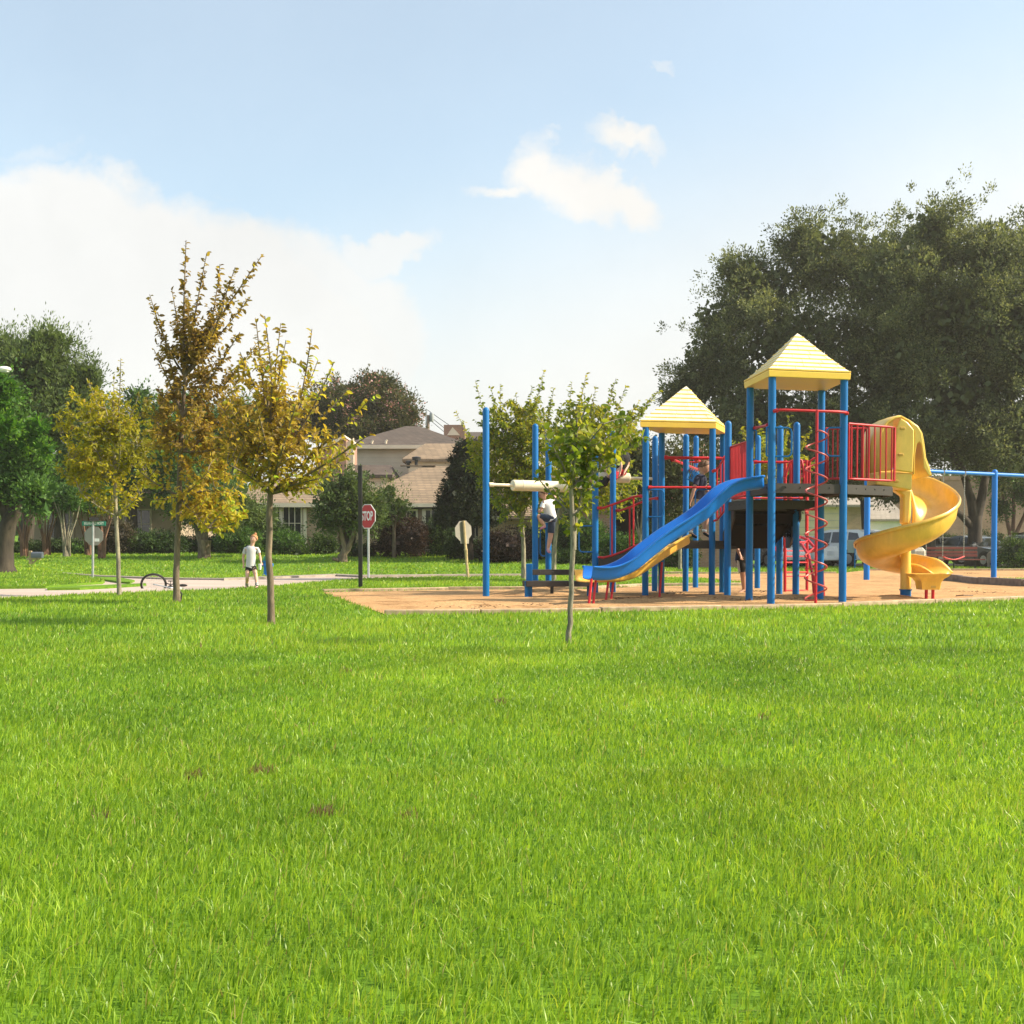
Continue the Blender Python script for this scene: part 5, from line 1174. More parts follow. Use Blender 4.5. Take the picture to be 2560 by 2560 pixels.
# hood
hz0, hz1 = zz(1182, 19.4), zz(1038, 19.4)
def hx(px, D=19.4): return W(px, 1200, D).x
prof = [(2194, 1190), (2194, 1130), (2196, 1090), (2202, 1067), (2216, 1050), (2234, 1041), (2250, 1037.5), (2270, 1048), (2292, 1063), (2303, 1080), (2308, 1110), (2313, 1145), (2322, 1168), (2329, 1190)]
outl = [(hx(px, 18.97), zz(py, 18.97)) for px, py in prof]
mx = sum(p[0] for p in outl)/len(outl); rws = []
for y, s, dz in ((18.93, .95, -.03), (18.97, .965, -.02), (19.08, .985, -.005), (19.25, 1.0, 0), (19.75, 1.0, 0), (19.85, .97, -.01)):
    rws.append([Vector((mx+(x-mx)*s if s < .99 else x, y, z+(dz if z > hz0+.5 else 0))) for x, z in outl])
mb = MB().grid(rws)
hood = build(mb, 'slide_hood', M['yellow_hood'], sl, solid=.03, ang=50)
# hood front panel (left two thirds), leaving an arched opening on the right
fp = [(2233, 1176), (2234, 1120), (2240, 1070), (2250, 1045), (2268, 1056), (2284, 1075), (2284, 1120), (2281, 1182)]
build(MB().prism([(hx(px, 18.9), 18.88, zz(py, 18.9)) for px, py in fp], (0, .06, 0)), 'front_panel', M['yellow_hood'], hood, bevel=.02)
lp = [(2196, 1178), (2199, 1090), (2208, 1064), (2232, 1048), (2232, 1176)]
build(MB().prism([(hx(px, 18.98), 18.97, zz(py, 18.98)) for px, py in lp], (0, .04, 0)), 'side_panel', M['yellow_slide'], hood, bevel=.015)
rp = [(2285, 1078), (2270, 1052), (2292, 1065), (2302, 1081), (2307, 1110), (2312, 1145), (2321, 1168), (2328, 1189), (2321, 1189), (2309, 1168), (2305, 1130), (2302, 1110), (2297, 1104), (2291, 1110), (2287, 1135), (2286, 1186), (2283, 1186)]
build(MB().prism([(hx(px, 18.91), 18.90, zz(py, 18.91)) for px, py in rp], (0, .07, 0)), 'arch_edge', M['yellow_hood'], hood, bevel=.01)
for px, py in ((2255, 1071), (2251, 1136.5), (2241, 1203)):
    build(MB().box((hx(px, 18.88), 18.872, zz(py, 18.88)), (.085, .02, .045)), 'finger_slot', M['yellow_shade'], hood, False, bevel=.01)  # slots are plates with their inner shade painted as darker yellow
lowp = [(2189, 1180), (2280, 1183), (2279, 1226), (2232, 1218), (2189, 1212)]
build(MB().prism([(hx(px, 18.95), 18.93, zz(py, 18.95)) for px, py in lowp], (0, .5, 0)), 'entry_base', M['yellow_hood'], hood, bevel=.02)
nk = [(2232, 1224), (2279, 1224), (2277, 1240), (2272, 1310), (2256, 1310), (2256, 1240)]
build(MB().prism([(hx(px, 19.35), 19.3, zz(py, 19.35)) for px, py in nk], (0, .2, 0)), 'neck', M['yellow_hood'], hood, bevel=.03)

# rolling logs ----------------------------------------------------
def log(a, b, f0, f1, r_):
    a = Vector(a); b = Vector(b); d = (b-a).normalized()
    lg = build(MB().tube([a, b], .028, 12).tube([a, a+d*.09], .04, 12), 'log_axle', M['cream'], PS)
    s, e = a.lerp(b, f0), a.lerp(b, f1)
    build(MB().tube([s, s+d*.006, s+d*.02, e-d*.02, e-d*.006, e], [r_*.9, r_*.97, r_, r_, r_*.97, r_*.9], 24).tube([s+d*.18, s+d*.22], r_*1.04, 24).tube([e-d*.22, e-d*.18], r_*1.04, 24), 'rolling_log', M['cream'], lg)
log(P['1']+XV*.05+ZV*zz(1211.5, 20.6), P['4']-XV*.05+ZV*zz(1219, 21.5), .22, .78, .098)
log(P['3']+XV*.05+ZV*zz(1189, 22.6), P['7']-XV*.05+ZV*zz(1197, 22.9), .27, .77, .098)
# transfer step of brown planks
ts = empty('step_bench', G(1390, 1490), 'low two level step of dark brown planks on short blue posts under the log beams', 'step bench')
build(MB().beam(W(1331, 1430.5, 20.9), W(1466, 1430.5, 21.2), .06, .1), 'plank', M['deck'], ts, bevel=.008)
build(MB().beam(W(1311, 1459, 20.3), W(1480, 1459, 20.6), .3, .1), 'plank', M['deck'], ts, bevel=.008)
b = gd(1323, 20.35); build(MB().box(b+ZV*.28, (.11, .09, .62)), 'leg', M['blue'], ts, False, bevel=.01)
b = gd(1316, 20.25); build(MB().box(b+ZV*.14, (.06, .06, .3)), 'leg', M['blue'], ts, False, bevel=.01)
b = gd(1471, 20.7); build(MB().box(b+ZV*.14, (.05, .05, .3)), 'leg', M['blue'], ts, False, bevel=.01)
b = gd(1380, 20.9); build(MB().box(b+ZV*.1, (.06, .06, .24)), 'leg', M['dark_metal'], ts, False, bevel=.01)
bb = MB()
for px in (1350, 1382, 1440): bb.ball(W(px, 1430, 20.84), .014, 6, 4)
for px in (1335, 1369, 1415, 1449): bb.ball(W(px, 1459, 20.28), .014, 6, 4)
build(bb, 'bolt', M['dark_metal'], ts)

# ------------------------------------------------------------------ swings
SW = empty('swing_set', gd(2325, 32), 'tall blue metal swing frame behind the spiral slide', 'swing frame')
pl, pr = gd(2167, 30.9), gd(2485, 33.4); zl = zz(1186, 33.4)
pn = pr+(pr-pl)
for p, t in ((pl, zz(1172, 30.9)), (pr, zz(1176, 33.4)), (pn, zz(1176, 33.4))): build(MB().tube([p-ZV*.05, p+ZV*(t-.05)], .078, 20, dome=True), 'post', M['blue_swing'], SW)
build(MB().tube([pl+ZV*zl, pn+ZV*zl], .055, 18), 'crossbeam', M['blue_swing'], SW)
def swing(t0, t1, zseat, label):
    a, b = pl.lerp(pr, t0)+ZV*zl, pl.lerp(pr, t1)+ZV*zl; r_ = empty('swing', (a+b)/2, label, 'swing', 'swings on the blue frame')
    for p in (a, b):
        q_ = Vector((p.x, p.y, zseat)); pts = [p+(q_-p)*i/36 for i in range(37)]
        mb = MB()
        for i in range(36):
            c_ = (pts[i]+pts[i+1])/2; mb.box(c_, (.022, .022, (pts[i]-pts[i+1]).length*.86), Matrix.Rotation(R(45*(i % 2)), 3, 'Z'))
        mb.box(p-ZV*.02, (.05, .13, .14)); build(mb, 'chain', M['chain'], r_, False)
    rows = []
    a2 = Vector((a.x, a.y, zseat)); b2 = Vector((b.x, b.y, zseat))
    for i in range(11):
        t = i/10; c_ = a2.lerp(b2, t)-ZV*.085*math.sin(math.pi*t)+ZV*.01; rows.append([c_+Vector((0, -.07, 0)), c_+Vector((0, .07, 0))])
    build(MB().grid(rows), 'seat', M['seat_red'], r_, solid=.022)
swing((2348-2167)/(2485-2167)*1.015, (2405-2167)/(2485-2167)*1.0, zz(1392, 32.6), 'empty red strap swing in front of the red slatted bench')
swing((2248-2167)/318*1.03, (2305-2167)/318*1.03, zz(1392, 31.9), 'swing mostly hidden behind the yellow spiral slide')

# ------------------------------------------------------------------ street furniture and signs
def octa(c, r_, th, y_dir=-1, tilt=None):
    pts = [Vector((r_*math.cos(R(22.5+45*i)), 0, r_*math.sin(R(22.5+45*i)))) for i in range(8)]
    if tilt: pts = [tilt @ p for p in pts]
    return MB().prism([c+p for p in pts], Vector((0, th, 0)))
def text(root, s, c, size, mat, rotz=0, sx=1.0, align='CENTER', tilt=None, ext=.002, offs=0):
    cu = bpy.data.curves.new('lettering', 'FONT'); cu.body = s; cu.size = size; cu.align_x = align; cu.align_y = 'CENTER'; cu.extrude = ext; cu.offset = offs
    ob = bpy.data.objects.new('tmp', cu); col.objects.link(ob); dg = bpy.context.evaluated_depsgraph_get()
    me = bpy.data.meshes.new_from_object(ob.evaluated_get(dg)); bpy.data.objects.remove(ob); bpy.data.curves.remove(cu)
    T = Matrix.Translation(c) @ Matrix.Rotation(rotz, 4, 'Z') @ Matrix.Rotation(math.pi/2, 4, 'X') @ Matrix.Scale(sx, 4, (1, 0, 0))
    me.transform(T); me.transform(parent_world(root).inverted()); me.materials.clear(); me.materials.append(M[mat])
    o = bpy.data.objects.new('lettering', me); col.objects.link(o); o.parent = root; return o
g = gd(921, 33.1); D = g.y; s = empty('stop_sign', g, 'red octagonal stop sign on galvanised post, seen from the front beside the black post', 'stop sign')
build(MB().box(g+ZV*1.05, (.06, .045, 2.1)), 'pole', M['galv'], s, False, bevel=.008)
c = W(921, 1291, D); rr = .372
fc = build(octa(c-YV*.036, rr, .012), 'sign_face', M['white'], s, False); build(octa(c-YV*.043, rr*.94, .007), 'red_field', M['sign_red'], fc, False)
text(fc, 'STOP', c-YV*.047, .36, 'white', sx=.58, offs=.009); s.rotation_euler.z = R(-43)
g = gd(1170, 33.0); D = g.y; top = W(1156, 1302, D); ax = (top-g).normalized()
s = empty('leaning_sign', g, 'back of an octagonal sign on a leaning pale wooden post', 'street sign')
build(MB().tube([g+(top-g)*t+Vector((random.uniform(-.008, .008), 0, 0)) for t in (0, .25, .48, .5, .52, .8, 1)], [.04, .04, .045, .055, .04, .04, .038], 8), 'pole', M['rotwood'], s)
tl = Matrix.Rotation(math.atan2(ax.x, ax.z), 3, 'Y')
c = W(1159, 1328, D); build(octa(c+YV*.05, .315, .01, tilt=tl), 'sign_back_face', M['sign_back'], s, False)
c = W(1163, 1354, D); build(MB().box(c+YV*.05, (.3, .01, .12)), 'lower_plate', M['sign_back'], s, False, bevel=.02); s.rotation_euler.z = R(40)
g = gd(231, 30.4); D = g.y; s = empty('street_name_sign', g, 'green street name signs above the grey back of a stop sign at the left corner', 'street sign')
build(MB().tube([g, W(233, 1300, D)], .032, 10), 'pole', M['galv'], s)
c = W(233, 1340, D); build(octa(c+YV*.04, .262, .01), 'sign_back_face', M['sign_back'], s, False)
build(MB().box(W(241, 1350, D)+YV*.036, (.12, .006, .08)), 'sticker', M['white'], s, False)
c = W(235, 1309, D); nb = build(MB().box(c, (.62, .02, .115)), 'name_blade', M['sign_green'], s, False, bevel=.004)
text(nb, 'BRIARHILLS PKWY', c-YV*.012, .105, 'white', sx=.6, offs=.001)
c = W(235, 1298, D); build(MB().box(c, (.24, .3, .1), Matrix.Rotation(R(20), 3, 'Z')), 'cross_blade', M['dark_metal'], s, False)
g = gd(901, 25.0); D = g.y; s = empty('black_square_post', g, 'tall plain black square metal post standing left of the sand pit', 'post')
s2_ = build(MB().box(g+ZV*(zz(1165, D)/2), (.085, .085, zz(1165, D))), 'shaft', M['dark_metal'], s, False, bevel=.008)
build(MB().box(g+ZV*(zz(1165, D)+.004), (.09, .09, .012)), 'cap', M['rubber'], s, False)
# hydrant
g = gd(667, 35.2); s = empty('fire_hydrant', g, 'blue fire hydrant with green bonnet behind the golden elm trunk', 'fire hydrant')
build(MB().lathe(g, [(.14, 0), (.14, .05), (.1, .06), (.1, .42), (.13, .43), (.13, .47)], 16), 'barrel', M['blue_swing'], s)
M['teal'] = paint('teal_green_paint', (.01, .24, .13), .4, .1)
build(MB().lathe(g, [(.12, .475), (.11, .55), (.07, .61), (.03, .63), (.03, .68)], 16), 'bonnet', M['teal'], s)
for sx in (-1, 1): build(MB().tube([g+Vector((sx*.08, 0, .34)), g+Vector((sx*.19, 0, .34))], .05, 10), 'nozzle', M['blue_swing'], s)
build(MB().tube([g+Vector((0, -.08, .36)), g+Vector((0, -.17, .36))], .06, 10), 'nozzle', M['blue_swing'], s)
# mailbox
g = gd(76, 41); D = 41; s = empty('mailbox', g, 'dark blue grey mailbox on a brown wooden post with a diagonal brace', 'mailbox')
zt_ = zz(1377, D)
build(MB().box(g+ZV*(zt_/2), (.1, .1, zt_)), 'post', M['wood'], s, False, bevel=.01)
build(MB().beam(W(68, 1397, D), W(102, 1397, D), .12, .07), 'arm', M['wood'], s, False)
build(MB().beam(W(80, 1409, D), W(92, 1399, D), .06, .05), 'brace', M['wood'], s, False)
M['mail'] = paint('slate_mailbox_metal', (.09, .11, .14), .4, .1)
a_ = W(80.5, 1388, D); pr_ = [(-.1, -.09), (.1, -.09), (.1, .04)]+[(.1*math.cos(t*math.pi/8), .04+.08*math.sin(t*math.pi/8)) for t in range(1, 8)]+[(-.1, .04)]
mbx = build(MB().prism([a_+Vector((0, y, z)) for y, z in pr_], (.37, 0, 0)), 'box', M['mail'], s)
# street lamp at left edge
D = 34; g = Vector((W(-75, 1368, D).x, D, 0)); s = empty('street_lamp', g, 'white oval street lamp head reaching in at the left edge', 'street lamp')
build(MB().tube([g, W(-75, 1000, D), W(-68, 940, D), W(-50, 925, D), W(-5, 924, D)], [.07, .06, .05, .04, .035], 10), 'pole', M['galv'], s)
c = W(10, 923, D); build(MB().ball(c, (.21, .14, .085), 18, 10), 'lamp_head', M['white'], s)
build(MB().ball(c+Vector((.03, 0, -.07)), (.13, .1, .06), 14, 8), 'lens', M['galv'], s)
# black drainage loop by the tall elm
g = G(452, 1505); pts = [g+Vector((0, 0, .0)), g+Vector((.02, 0, .12)), g+Vector((.0, 0, .16)), g+Vector((-.02, -.02, .17)), g+Vector((-.05, -.02, .12))]
pts = [G(450, 1505)-YV*.1+Vector((dx, 0, z)) for dx, z in ((.03, 0), (.045, .06), (.06, .13), (.045, .155), (0, .185), (-.02, .17))]
o = build(MB().tube(pts, .012, 8), 'tree_stake_loop', M['rubber']); tag(o, 'small black bent loop leaning on the tall elm trunk base', 'tree stake')

# bench, bin, markers on the right
D = 46; g = gp(2385, D); s = empty('park_bench', g, 'red brown slatted park bench with its back to the swings', 'bench'); k = D/F
for py in (1370.5, 1380.5, 1388.5): build(MB().beam(W(2316, py, D), W(2443, py, D), .035, .1), 'back_slat', M['bench_red'], s, False, bevel=.006)
for j, py in enumerate((1398.5, 1397.5, 1396.5)): build(MB().beam(W(2331, 1399, D-.12-j*.14+.0), W(2462, 1399, D-.12-j*.14), .11, .045), 'seat_slat', M['bench_red'], s, False, bevel=.006)
for px in (2335, 2385, 2438):
    b = gp(px, D-.1); mb = MB().tube([b, b+ZV*.48], .03, 8).tube([b+ZV*.46+YV*-.35, b+ZV*.46+YV*.1], .025, 8).tube([b+ZV*.46+YV*.1, W(px, 1368, D+.05)], .025, 8); build(mb, 'bench_frame', M['dark_metal'], s)
D = 44; g = gp(2292, D); s = empty('litter_bin', g, 'pale concrete litter bin with dark opening under a flat lid, behind the spiral slide', 'litter bin')
M['pale_conc'] = paint('pale_aggregate_concrete', (.42, .4, .33), .9, .25, nscale=14, bump=.3)
z0 = g.z; zt_ = zz(1378, D)
build(MB().lathe(g, [(.36, 0), (.36, zt_-z0), (.22, zt_-z0+.14), (.2, zt_-z0+.14)], 6), 'bin_body', M['pale_conc'], s, False)
build(MB().lathe(g, [(.19, zt_-z0+.12), (.19, zt_-z0+.33)], 12), 'opening', M['shade_open'], s)  # solid drum, its near-black colour stands in for shade under the lid
build(MB().lathe(g, [(.3, zt_-z0+.33), (.28, zt_-z0+.4)], 6), 'lid', M['pale_conc'], s, False)
D = 50; g = gp(2487, D); s = empty('tan_marker', g, 'rounded tan marker board with a white notice, behind the right swing post', 'marker')
pf = [(-.3, .2), (.3, .2), (.3, .55)]+[(.3*math.cos(t*math.pi/8), .55+.16*math.sin(t*math.pi/8)) for t in range(1, 8)]+[(-.3, .55)]
build(MB().prism([g+Vector((x, 0, z)) for x, z in pf], (0, .1, 0)), 'board', M['tan_wall'], s); build(MB().box(g+Vector((.1, -.01, .46)), (.14, .01, .22)), 'notice', M['white'], s, False)
for sx in (-.24, .24): build(MB().box(g+Vector((sx, .05, .1)), (.08, .07, .24)), 'leg', M['tan_wall'], s, False)
D = 47; g = gp(2129, D); s = empty('grey_notice_board', g, 'blue grey notice board on a thin blue post before the white suv', 'notice board')
M['bgrey'] = paint('blue_grey_board', (.17, .22, .25), .5, .12)
build(MB().box(W(2129, 1366, D), (.36, .03, .52)), 'board', M['bgrey'], s, False, bevel=.01); build(MB().tube([gp(2137, D), W(2138, 1352, D)], .028, 8), 'post', M['blue'], s)

# bicycle lying in the street
def bicycle():
    g = G(410, 1481); D = 33-2.2; g = gd(400, 24.6)
    root = empty('bicycle', g, 'bicycle with white frame lying on its side beside the tall elm trunk', 'bicycle'); k = g.y/F
    wc = W(384, 1461, 24.6); M['bike'] = paint('pale_bike_frame', (.62, .64, .62), .3, .1, metal=.3)
    T_ = Matrix.Translation(wc) @ Matrix.Rotation(R(0), 4, 'Y') @ Matrix.Rotation(R(30), 4, 'X') @ Matrix.Rotation(R(14), 4, 'Z')
    def tor(c, r_, rt): return [T_ @ Vector((c[0]+r_*math.cos(2*math.pi*i/32), c[1], c[2]+r_*math.sin(2*math.pi*i/32))) for i in range(33)], rt
    for nm, c in (('wheel', (0, 0, 0)), ('wheel', (.72, .22, -.1))):
        if c[0] > .1: T_ = Matrix.Translation(wc) @ Matrix.Translation((0, 0, -.02))@ Matrix.Translation((.72, .3, -.12)) @ Matrix.Rotation(R(90), 4, 'X') @ Matrix.Translation((-.72, -.22, .1))
        p_, r_ = tor(c, .25, .024); w_ = build(MB().tube(p_, r_, 8, False), nm, M['rubber'], root)
        p_, r_ = tor(c, .225, .008); mb = MB().tube(p_, r_, 6, False)
        for i in range(14):
            a = 2*math.pi*i/14; mb.tube([T_ @ Vector(c), T_ @ Vector((c[0]+.22*math.cos(a), c[1], c[2]+.22*math.sin(a)))], .002, 3)
        build(mb, 'rim', M['bike'], w_)
    T_ = Matrix.Translation(wc)
    J = {'f': (0, 0, 0), 'r': (.72, .3, -.12), 'bb': (.32, .12, -.09), 'h': (.45, -.3, -.06), 's': (.62, .0, -.08)}; J = {a: wc+Vector(b) for a, b in J.items()}
    mb = MB()
    for a, b, r_ in (('f', 'h', .014), ('h', 'bb', .018), ('h', 's', .016), ('s', 'bb', .016), ('bb', 'r', .011), ('s', 'r', .009)): mb.tube([J[a], J[b]], r_, 8)
    build(mb, 'frame', M['bike'], root)
    build(MB().tube([J['h']+Vector((-.02, -.2, .1)), J['h']+ZV*.06, J['h']+Vector((.02, .2, .08))], .012, 8), 'handlebar', M['rubber'], root)
    build(MB().ball(J['s']+ZV*.06, (.1, .05, .03), 10, 6), 'saddle', M['rubber'], root)
    build(MB().lathe(J['bb'], [(.07, -.004), (.07, .004)], 14, Matrix.Rotation(R(90), 3, 'X')).tube([J['bb'], J['bb']+Vector((.02, -.05, .15))], .008, 6).box(J['bb']+Vector((.02, -.07, .16)), (.08, .08, .02)), 'crank', M['dark_metal'], root)
bicycle()
# ------------------------------------------------------------------ cars
M['car_white'] = paint('white_car_paint', (.85, .85, .83), .22, .03, coat=.8)
M['car_silver'] = paint('silver_car_paint', (.42, .43, .44), .25, .04, metal=.5, coat=.8)
M['car_black'] = paint('black_car_paint', (.012, .012, .014), .2, .05, coat=1)
M['car_blue'] = paint('dark_blue_car_paint', (.02, .028, .05), .22, .05, coat=1)
M['car_grey'] = paint('grey_car_paint', (.10, .105, .11), .25, .05, coat=.8)
M['tail'] = paint('red_tail_lamp', (.40, .01, .012), .15, .05, coat=.6)
M['head'] = paint('clear_head_lamp', (.7, .72, .74), .1, .05, coat=.8)
M['plate'] = paint('number_plate', (.7, .72, .75), .5, .08)
def car(px, D, rot, mat, kind, label):
    """x forward; built in place at the given yaw"""
    g = gp(px, D); root = empty('parked_car' if kind != 'suv' else 'parked_suv', g, label, 'car' if kind != 'suv' else 'suv', 'cars parked beyond the playground')
    T_ = Matrix.Translation(g) @ Matrix.Rotation(R(rot), 4, 'Z')
    if kind == 'suv':
        L_, Wd = 4.6, 1.86; low = [(2.28, .32), (2.3, .6), (2.22, .82), (1.9, .95), (1.15, 1.04), (-2.15, 1.08), (-2.28, .95), (-2.3, .5), (-2.2, .3)]
        cab = [(1.15, 1.03), (.35, 1.58), (-.2, 1.68), (-1.7, 1.66), (-2.0, 1.55), (-2.22, 1.07)]; wx = (1.42, -1.38); wr = .36
        wins = [[(.9, 1.08), (.32, 1.5), (-.28, 1.56), (-.28, 1.08)], [(-.36, 1.08), (-.36, 1.56), (-1.15, 1.56), (-1.2, 1.08)], [(-1.28, 1.1), (-1.23, 1.55), (-1.72, 1.5), (-1.95, 1.12)]]
    else:
        L_, Wd = 4.5, 1.78; low = [(2.2, .28), (2.25, .5), (2.15, .68), (1.8, .8), (.95, .9), (-1.55, .96), (-2.12, .92), (-2.22, .7), (-2.2, .35), (-2.1, .27)]
        cab = [(.95, .89), (.25, 1.3), (-.2, 1.4), (-.75, 1.39), (-1.15, 1.28), (-1.75, .94)]; wx = (1.38, -1.32); wr = .32
        wins = [[(.72, .95), (.22, 1.26), (-.3, 1.33), (-.3, .95)], [(-.38, .95), (-.38, 1.33), (-.75, 1.32), (-1.1, 1.22), (-1.35, .97)]]
    def tri(poly, hw, inset=0, zref=0, ztop=1):
        n = 5; rows = []
        return [(x, hw-inset*max(0, (z-zref)/(ztop-zref)), z) for x, z in poly]
    # body: rounded shell, sections across the width
    rows = []
    cx = sum(p[0] for p in low)/len(low); cz = .62
    for f_, s in ((-1, .90), (-.97, .965), (-.88, .99), (0, 1.0), (.88, .99), (.97, .965), (1, .90)):
        rows.append([T_ @ Vector((cx+(x-cx)*s, f_*Wd/2, cz+(z-cz)*(s if abs(f_) > .9 else 1))) for x, z in low+low[:1]])
    mb = MB().grid(rows); mb.face(rows[0][:-1]); mb.face(list(reversed(rows[-1][:-1]))); body = build(mb, 'body', M[mat], root, ang=30)
    ztop = max(z for _, z in cab); zb = min(z for _, z in cab); rows = []
    for f_ in (-1, 1):
        rows.append([T_ @ Vector((x, f_*(Wd/2-.04-.2*(z-zb)/(ztop-zb)), z)) for x, z in cab])
    n = len(cab); mb = MB().grid([rows[0], rows[1]]); mb.face(rows[0]); mb.face(list(reversed(rows[1]))); build(mb, 'cabin', M[mat], root, ang=25, bevel=.03)
    for f_ in (-1, 1):
        for wv in wins:
            ins = [Vector((x, f_*(Wd/2-.04-.2*(z-zb)/(ztop-zb)+.006), z)) for x, z in wv]
            build(MB().prism([T_ @ p for p in ins], T_.to_3x3() @ Vector((0, f_*.006, 0))), 'side_window', M['glass'], root, False)
    for (p0, p1), nm, o_ in (((cab[0], cab[1]), 'windscreen', .012), ((cab[-1], cab[-2]), 'rear_window', -.012)):
        a0 = (p0[0]+(p1[0]-p0[0])*.08, p0[1]+(p1[1]-p0[1])*.08); a1 = (p0[0]+(p1[0]-p0[0])*.92, p0[1]+(p1[1]-p0[1])*.92); hw = Wd/2-.16
        q_ = [(a0[0]+o_, -hw, a0[1]+.012), (a0[0]+o_, hw, a0[1]+.012), (a1[0]+o_, hw-.12, a1[1]+.012), (a1[0]+o_, -hw+.12, a1[1]+.012)]
        build(MB().prism([T_ @ Vector(p) for p in q_], T_.to_3x3() @ Vector((o_*.5, 0, .006))), nm, M['glass'], root, False)
    for x in wx:
        for f_ in (-1, 1):
            c_ = Vector((x, f_*(Wd/2-.06), wr)); Rx = T_.to_3x3() @ Matrix.Rotation(R(90), 3, 'X')
            w_ = build(MB().lathe(T_ @ c_, [(wr*.6, -.11), (wr*.95, -.1), (wr, -.06), (wr, .06), (wr*.95, .1), (wr*.6, .11)], 20, Rx), 'wheel', M['rubber'], root)
            build(MB().lathe(T_ @ (c_), [(wr*.55, -.115), (wr*.62, -.113), (wr*.62, .113), (wr*.55, .115)], 12, Rx), 'rim', M['galv'], w_)
            arch = [(x+(wr+.07)*math.cos(t*math.pi/10), wr+(wr+.07)*math.sin(t*math.pi/10)) for t in range(11)]
            build(MB().prism([T_ @ Vector((ax_, f_*(Wd/2-.008), az)) for ax_, az in arch], T_.to_3x3() @ Vector((0, f_*.012, 0))), 'wheel_arch', M['rubber'], root, False)
    zt2 = .95 if kind == 'suv' else .76
    for f_ in (-1, 1):
        build(MB().box(T_ @ Vector((-L_/2+.06, f_*(Wd/2-.17), zt2)), (.14, .32, .15 if kind != 'suv' else .22), T_.to_3x3()), 'tail_lamp', M['tail'], root, False, bevel=.02)
        build(MB().box(T_ @ Vector((L_/2-.14, f_*(Wd/2-.2), zt2-.1)), (.2, .34, .12), T_.to_3x3()), 'headlight', M['head'], root, False, bevel=.02)
        build(MB().box(T_ @ Vector((.78 if kind != 'suv' else .95, f_*(Wd/2+.08), .96 if kind != 'suv' else 1.12)), (.12, .2, .13), T_.to_3x3()), 'wing_mirror', M[mat], root, False, bevel=.02)
    build(MB().box(T_ @ Vector((-L_/2+.02 if kind != 'suv' else -L_/2-.01, 0, .62)), (.03, .34, .17), T_.to_3x3()), 'number_plate', M['plate'], root, False)
    build(MB().box(T_ @ Vector((-L_/2+.03, 0, .38)), (.12, Wd*.92, .16), T_.to_3x3()), 'rear_bumper', M[mat], root, False, bevel=.03)
car(2092, 53.0, 126, 'car_white', 'suv', 'white suv parked with dark windows behind the grey notice board')
car(1918, 53.0, 112, 'car_silver', 'sedan', 'silver sedan with red tail lamps seen between the tower posts')
car(1990, 53.5, 118, 'car_white', 'sedan', 'white car parked behind the red ladder, left of the white suv')
car(1765, 54.0, 175, 'car_black', 'sedan', 'black car seen under the lower tower deck')
car(2385, 56.0, 160, 'car_black', 'sedan', 'black car with glinting roof behind the red bench')
car(2330, 59.5, 165, 'car_silver', 'sedan', 'silver car roof beyond the black car at the bench')
car(2445, 52.5, -70, 'car_grey', 'sedan', 'car with sun glinting bonnet left of the right swing post')
car(2560, 60, 150, 'car_black', 'suv', 'black vehicle behind the trimmed hedge at the right edge')
car(2562, 49.0, 80, 'car_blue', 'sedan', 'dark blue sedan showing its rear plate at the right edge')
car(2170, 59, 170, 'car_silver', 'sedan', 'silver car half hidden behind the white suv')

# ------------------------------------------------------------------ people
def skin_obj(name, verts, edges, radii, mat, parent, root=0, sub=2):
    me = bpy.data.meshes.new(name); bm = bmesh.new(); Ti = parent_world(parent).inverted()
    lay = bm.verts.layers.skin.verify(); vs = [bm.verts.new(Ti @ Vector(v)) for v in verts]; bm.verts.ensure_lookup_table()
    for a, b in edges: bm.edges.new((vs[a], vs[b]))
    for i, v_ in enumerate(vs):
        r_ = radii[i]; v_[lay].radius = r_ if hasattr(r_, '__len__') else (r_, r_); v_[lay].use_root = (i == root)
    bm.to_mesh(me); bm.free(); o = bpy.data.objects.new(name, me); col.objects.link(o); o.parent = parent; me.materials.append(mat)
    sk = o.modifiers.new('skin', 'SKIN'); sk.use_smooth_shade = True; sk.branch_smoothing = .6
    ss = o.modifiers.new('subdivision', 'SUBSURF'); ss.levels = sub; ss.render_levels = sub
    return o
class Skel:
    def __init__(s): s.v = []; s.e = []; s.r = []
    def pt(s, p, r, par=None):
        s.v.append(Vector(p)); s.r.append(r)
        if par is not None: s.e.append((par, len(s.v)-1))
        return len(s.v)-1
    def chain(s, pts, par):
        for p, r in pts: par = s.pt(p, r, par)
        return par
M['skin_fair'] = paint('fair_skin', (.62, .36, .26), .55, .06, bump=0)
M['skin_tan'] = paint('tan_skin', (.48, .26, .17), .55, .06, bump=0)
M['hair_blond'] = paint('reddish_blond_hair', (.42, .20, .08), .7, .3, nscale=40)
M['hair_brown'] = paint('brown_hair', (.12, .06, .03), .7, .3, nscale=40)
M['tee_white'] = paint('white_cotton', (.78, .78, .78), .9, .05)
M['tee_grey'] = paint('pale_grey_cotton', (.56, .55, .57), .9, .06)
M['navy'] = paint('navy_cotton', (.012, .016, .045), .9, .15)
M['denim'] = paint('dark_denim', (.03, .045, .08), .9, .25, nscale=30)
M['khaki'] = paint('khaki_cotton', (.42, .32, .19), .9, .1)
M['blackc'] = paint('black_cotton', (.012, .012, .013), .9, .2)
M['pink'] = paint('pink_rubber', (.55, .22, .28), .6, .1)
M['eye'] = paint('dark_eye', (.02, .012, .01), .2, .1)
